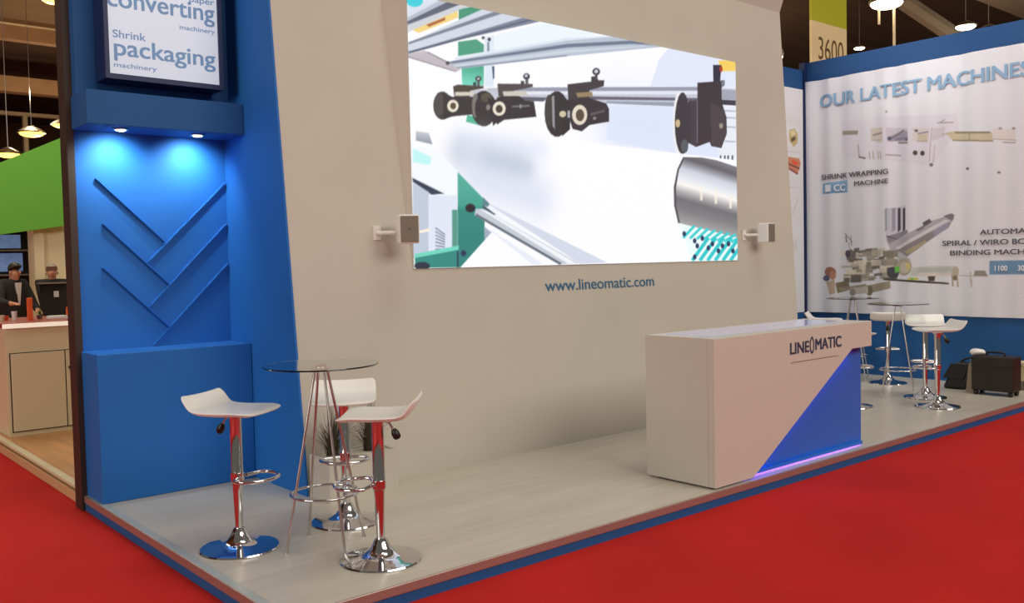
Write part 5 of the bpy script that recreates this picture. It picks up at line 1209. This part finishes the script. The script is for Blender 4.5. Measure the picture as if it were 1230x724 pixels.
lv = empty('small_plant', (.56, 6.3, CZ), 'tiny green potted plant on the red counter', 'plant')
mk('pot', MB().lathe([(.02, 0), (.028, .035), (.03, .035), (.03, .038)], (.56, 6.3, CZ), 16), M_GREY, lv, smooth=True)
mb = MB()
rg = random.Random(8)
for k in range(26):
    a, t = rg.uniform(0, 6.28), rg.uniform(.2, 1)
    p = Vector((.56, 6.3, CZ + .035)); q = p + Vector((math.cos(a) * .03 * t, math.sin(a) * .03 * t, rg.uniform(.02, .075)))
    wv = Vector((-math.sin(a), math.cos(a), .3)) * .006
    mb.add([p, (p + q) / 2 + wv, q, (p + q) / 2 - wv], [(0, 1, 2, 3)])
mk('leaves', mb, M_GREEN, lv)
tagged('leaflet_tray', MB().box(.62, .80, 6.2, 6.34, CZ, CZ + .012).box(.63, .79, 6.21, 6.33, CZ + .012, CZ + .028), M_SHELL, 'white tray of leaflets on the red counter', 'tray', bevel=.002)

gf = [(.2, 2.0), (2.8, 2.40), (2.8, 3.96), (.2, 2.66)]
mk('fascia_board', MB().hexa([(x, 12.0, z) for x, z in gf], [(x, 12.12, z) for x, z in gf]), M_GREEN, label='bright green slanted fascia over the neighbouring stand', cat='fascia')
struct('trim_3', MB().box(1.88, 2.02, 12.2, 12.6, PT, 2.5).box(2.02, 2.36, 12.26, 12.6, PT, 2.5), M_BEIGE, label='cream pillar under the green fascia')
sh = empty('display_shelving', (2.0, 13.2, PT), 'dark shelving with bluish lit panels behind the two men', 'shelving')
mk('carcass', MB().box(.2, 4.2, 13.2, 13.5, PT, 2.8), M_SUIT, sh)
M_DIM = mat('bluish display light', (90, 110, 150), .5, noise=.5, scale=9, emit=(120, 150, 200), estr=.35)
for x0, x1, z0, z1 in ((1.55, 1.92, 1.62, 1.92), (1.2, 1.5, 1.98, 2.2), (2.45, 2.85, 1.1, 2.2), (1.55, 1.9, 2.0, 2.22), (.7, 1.1, 1.9, 2.15)):
    mk('lit_panel', MB().box(x0, x1, 13.17, 13.2, z0, z1), M_DIM, sh)
for z in (1.0, 1.55, 1.95, 2.3):
    mk('shelf', MB().box(.2, 4.2, 13.0, 13.2, z, z + .025), M_GREY, sh)

# ---- two men behind the counter
def skin_mesh(name, joints, edges, radii, m, parent, sub=2, root=0, loc=None, mats=None, **kw):
    me = bpy.data.meshes.new(name)
    base = WORLD[parent.name] if parent else Vector((0, 0, 0))
    L = Vector(loc) if loc else base
    me.from_pydata([tuple(Vector(j) - L) for j in joints], edges, [])
    me.materials.append(m)
    o = bpy.data.objects.new(name, me)
    COL.objects.link(o)
    o.parent = parent
    o.location = L - base
    WORLD[o.name] = L
    sk = o.modifiers.new('skin', 'SKIN')
    sk.use_smooth_shade = True
    for i, r in enumerate(radii):
        r2 = r if isinstance(r, tuple) else (r, r)
        me.skin_vertices[0].data[i].radius = r2
    me.skin_vertices[0].data[root].use_root = True
    s_ = o.modifiers.new('round', 'SUBSURF')
    s_.levels = sub
    s_.render_levels = sub
    return tag(o, **kw)

def man(x, y, face, h, hands, hair_m, label, lean=0.0, glasses=False):
    """standing figure; hands: two hand targets in local (right, forward, up)"""
    ca, sa = math.cos(face), math.sin(face)
    F = Vector((ca, sa, 0)); Rr = Vector((sa, -ca, 0))
    def P(r, f, z):
        z *= h / 1.75
        return Vector((x, y, PT)) + Rr * r + F * (f + lean * max(0, z - .9)) + Vector((0, 0, z))
    J = [P(0, 0, .93), P(0, -.01, 1.12), P(0, -.01, 1.36), P(0, 0, 1.47), P(0, .015, 1.52), P(0, .03, 1.585), P(0, .035, 1.68)]
    Rd = [(.145, .105), (.15, .10), (.165, .105), .075, .056, (.066, .082), (.076, .096)]
    E = [(0, 1), (1, 2), (2, 3), (3, 4), (4, 5), (5, 6)]
    arms = []
    for s_, hd in ((-1, hands[0]), (1, hands[1])):
        b = len(J)
        sh_, hand = P(.19 * s_, -.01, 1.455), P(*hd)
        mid = (sh_ + hand) / 2 + Rr * (.09 * s_) + Vector((0, 0, -.12)) - F * .04
        wrist = hand * .86 + mid * .14
        J += [sh_, mid, wrist, hand]
        Rd += [.062, .046, .03, (.04, .022)]
        E += [(2, b), (b, b + 1), (b + 1, b + 2), (b + 2, b + 3)]
        dirn = (hand - mid).normalized()
        side = dirn.cross(Vector((0, 0, 1))).normalized()
        for q in range(4):
            t = hand + side * ((q - 1.5) * .019) + dirn * (.045 + .006 * (q in (1, 2)))
            t2 = t + dirn * .028 - Vector((0, 0, .016))
            J += [t, t2]; Rd += [.0095, .0075]
            E += [(b + 3, len(J) - 2), (len(J) - 2, len(J) - 1)]
        t = hand - side * (.04 * s_) + dirn * .01
        J += [t, t + dirn * .035]; Rd += [.011, .009]
        E += [(b + 2, len(J) - 2), (len(J) - 2, len(J) - 1)]
        arms.append((sh_, mid, wrist))
    for s_ in (-1, 1):
        b = len(J)
        J += [P(.095 * s_, 0, .86), P(.10 * s_, .02, .49), P(.105 * s_, -.01, .08), P(.115 * s_, .13, .03)]
        Rd += [.088, .058, .042, (.045, .03)]
        E += [(0, b), (b, b + 1), (b + 1, b + 2), (b + 2, b + 3)]
    root = skin_mesh('person', J, E, Rd, M_SKIN, None, loc=P(0, 0, 0), label=label, cat='person')
    jk, jr, je = [P(0, 0, .78), P(0, -.01, 1.12), P(0, -.01, 1.37), P(0, -.005, 1.50)], [(.215, .165), (.205, .155), (.205, .15), (.10, .095)], [(0, 1), (1, 2), (2, 3)]
    for sh_, mid, wr_ in arms:
        b = len(jk)
        jk += [sh_, mid, wr_]; jr += [.078, .062, .044]; je += [(2, b), (b, b + 1), (b + 1, b + 2)]
    skin_mesh('jacket', jk, je, jr, M_SUIT, root, root=1)
    tk, tr, te = [P(0, 0, .97)], [(.19, .15)], []
    for s_ in (-1, 1):
        b = len(tk)
        tk += [P(.095 * s_, 0, .84), P(.10 * s_, .02, .49), P(.105 * s_, -.01, .09)]; tr += [.104, .078, .066]
        te += [(0, b), (b, b + 1), (b + 1, b + 2)]
    skin_mesh('trousers', tk, te, tr, M_TROUS, root)
    if glasses is not None:
        fr_ = MB()
        q = [P(-.045, .118, 1.47), P(.045, .118, 1.47), P(.012, .15, 1.12), P(-.012, .15, 1.12)]
        fr_.hexa(q, [p - F * .03 for p in q])
        mk('shirt_front', fr_, M_SHIRT, root)
    hm = MB().ball((0, 0, 0), .084, .104, .092, 20, 14)
    hv = []
    for vx, vy, vz in hm.v:                 # a cap: low at the nape, cut off above the forehead
        t = min(1, max(0, (vy + .07) / .13))
        cut = -.055 + .095 * t
        hv.append(P(vx, .03 + vy, 1.685) + Vector((0, 0, max(vz, cut))))
    hm.v = [tuple(p) for p in hv]
    mk('hair', hm, hair_m, root, smooth='all')
    mk('nose', MB().ball(P(0, .122, 1.625), .015, .022, .026, 10, 8), M_SKIN, root, smooth=True)
    for s_ in (-1, 1):
        e_ = P(.03 * s_, .114, 1.65)
        mk('eye', MB().ball(e_, .005, .005, .005, 10, 6), M_BLACK, root, smooth=True)
        e_ = P(.078 * s_, .03, 1.62)
        mk('ear', MB().ball(e_, .013, .018, .03, 10, 6), M_SKIN, root, smooth=True)
    mk('mouth', MB().ball(P(0, .108, 1.575), .022, .012, .005, 10, 6), M_RED, root, smooth=True)
    if glasses:
        g = MB()
        for s_ in (-1, 1):
            c = P(.032 * s_, .128, 1.64)
            g.tube([c + Rr * (.024 * math.cos(t)) + Vector((0, 0, .019 * math.sin(t))) for t in np.linspace(0, 6.283, 17)[:-1]], .003, 6, closed=True)
        mk('spectacles', g, M_BLACK, root)
    return root
man(1.27, 11.0, math.radians(-60), 1.615, [(-.16, .34, 1.02), (.34, .42, 1.16)], M_HAIRD, 'person in dark suit and white shirt reaching sideways behind the red counter', .12, True)
man(2.02, 11.8, math.radians(-100), 1.60, [(.12, .24, 1.14), (-.12, .26, 1.16)], M_HAIRG, 'person with grey hair in black top standing behind the black lectern', 0, None)
ds = empty('display_stand', (1.97, 11.35, PT), 'black lectern with small white card in front of the grey haired person', 'stand')
mk('panel', MB().box(1.74, 2.2, 11.33, 11.38, PT, 1.42), M_SUIT, ds, bevel=.004)
mk('ledge', MB().box(1.70, 2.24, 11.27, 11.41, 1.42, 1.44), M_GREY, ds, bevel=.003)
mk('card', MB().box(1.92, 1.99, 11.322, 11.33, 1.22, 1.31), M_SHIRT, ds)

# ================================================================== the hall beyond
struct('ceiling', MB().box(-20, 60, 3, 62, 10.6, 10.8), M_CEIL, label='dark hall ceiling')
struct('wall_far', MB().box(-20, 60, 58, 58.4, 0, 10.6), M_HALLW, label='dark far wall of the hall')
struct('wall_hall_right', MB().box(46, 46.4, -14, 58, 0, 10.6), M_HALLW, label='dark side wall of the hall')
def beam(mb, label, m=M_BEAM):
    return struct('beam', mb, m, label=label)
struct('ceiling_near', MB().box(-20, 13, 3.2, 31, 10.02, 10.3), M_SOFFIT, label='brown boarded ceiling over the neighbouring stands')
bm1 = beam(MB().box(-20, 13, 31, 31.4, 9.49, 10.02), 'brown ceiling beam nearest the neighbouring stand')
mk('edge_trim', MB().box(-20, 13, 30.96, 31, 9.96, 10.02), M_BEIGE, bm1)
beam(MB().box(-20, 20, 38, 38.6, 8.97, 9.59), 'brown ceiling beam seen second behind the green fascia')
beam(MB().box(-20, 22, 46, 46.3, 9.24, 9.42), 'thin pale ceiling beam deepest in the hall', M_BEIGE)
beam(MB().box(18, 46, 24, 24.8, 9.3, 10.6), 'dark hall beam beyond the aisle sign')
beam(MB().box(24, 46, 3.5, 8.15, 9.0, 9.3), 'pale ceiling slab above the right end of the banner wall', M_BEAMG)
beam(MB().tube([(24.6, 11.2, 10.5), (27.6, 8.65, 7.8)], .26, 8), 'diagonal pale roof brace above the banner wall', M_BEAMG)
for x, y, w_ in ((9.31, 45.9, .2), (12.4, 45.9, .9)):
    struct('hall_column', MB().box(x, x + w_, y, y + .3, 0, 9.24), M_BEIGE, label='pale post below the thin ceiling beam, %s' % ('slim one' if w_ < .5 else 'broad one'))

def pendant(p, r, m, label, rod=True, group='hall pendant lamps'):
    e = empty('pendant_lamp', p, label, 'lamp', group)
    mk('lamp_shade', MB().lathe([(r, 0), (r * .96, r * .12), (r * .5, r * .4), (r * .2, r * .55)], p, 24), M_STEEL, e, smooth=True)
    mk('bulb', MB().ball((p[0], p[1], p[2] - r * .02), r * .86, r * .86, r * .28, 16, 8), m, e, smooth=True)
    mk('suspension', MB().tube([(p[0], p[1], p[2] + r * .5), (p[0], p[1], 10.0)], .008, 6), M_STEEL, e)
pendant((2.97, 18.9, 4.2), .27, M_HLAMPY, 'amber pendant lamp lowest above the green fascia')
pendant((4.65, 24.1, 5.41), .36, M_HLAMPY, 'amber pendant lamp second lowest above the green fascia')
pendant((5.31, 23.56, 5.62), .30, M_HLAMPY, 'amber pendant lamp beside the timber post above the green fascia')
pendant((4.40, 20.43, 8.11), .24, M_HLAMPY, 'amber pendant lamp at the top edge beside the blue tower')
fm = empty('floodlight_mast', (13.97, 4.34, 0), 'brightest floodlight on a thin mast above the end wall banner', 'floodlight')
mk('pole', MB().tube([(13.97, 4.34, 0), (13.97, 4.34, 6.0)], .024, 10), M_BEIGE, fm, smooth=True)
mk('lamp_head', MB().lathe([(.30, 0), (.29, .05), (.16, .18), (.08, .24)], (13.86, 4.42, 5.98), 24), M_STEEL, fm, smooth=True)
mk('lens', MB().ball((13.86, 4.42, 5.975), .27, .27, .09, 18, 8), M_HLAMP, fm, smooth=True)
mk('cable_drop', MB().tube([(13.78, 4.52, 6.0), (13.78, 4.52, 5.62)], .022, 8), M_BEIGE, fm, smooth=True)
pendant((21.18, 6.19, 7.03), .26, M_HLAMP, 'small white hall lamp above the right end of the banner wall')
pendant((21.6, 5.83, 6.9), .30, M_HLAMPY, 'warm hall lamp just above the right end of the banner wall')
pendant((23.0, 9.92, 7.47), .17, M_HLAMP, 'faint hall lamp right of the hanging aisle sign')

sp = empty('spotlight', (8.2, 2.95, 3.99), 'small lit spotlight on top of the short blue panel in the corner', 'lamp')
mk('lamp_head', MB().lathe([(.05, 0), (.06, .05), (.045, .09), (.02, .10)], (8.2, 2.90, 4.05), 18), M_STEEL, sp, smooth=True)
mk('arm', MB().tube([(8.2, 3.02, 3.985), (8.2, 3.0, 4.1), (8.2, 2.92, 4.15)], .01, 8), M_STEEL, sp, smooth=True)
mk('lens', MB().ball((8.2, 2.90, 4.045), .048, .048, .02), M_HLAMP, sp, smooth=True)

sg = empty('aisle_sign', (14.98, 6.17, 5.0), 'hanging lime and cream aisle sign numbered 3600', 'sign')
XL, YL = Vector((14.72, 6.17, 0)), Vector((15.42, 6.17, 0))
mk('cream_board', MB().hexa([(14.34, 6.17, 4.8), (15.63, 6.17, 4.8), (15.63, 6.17, 6.14), (14.34, 6.17, 6.14)], [(14.34, 6.22, 4.8), (15.63, 6.22, 4.8), (15.63, 6.22, 6.14), (14.34, 6.22, 6.14)]), M_CREAMS, sg)
mk('lime_board', MB().hexa([(14.34, 6.17, 6.14), (15.63, 6.17, 6.14), (15.63, 6.17, 8.2), (14.34, 6.17, 8.2)], [(14.34, 6.22, 6.14), (15.63, 6.22, 6.14), (15.63, 6.22, 8.2), (14.34, 6.22, 8.2)]), M_LIME, sg, label='lime green upper board')
text('number', '3600', M_KHAKI, sg, (14.57, 6.168, 5.42), (1, 0, 0), (0, 0, 1), .93, .44, bold=.0)
mk('suspension', MB().tube([(15.07, 6.195, 8.2), (15.07, 6.195, 10.6)], .015, 6), M_STEEL, sg)
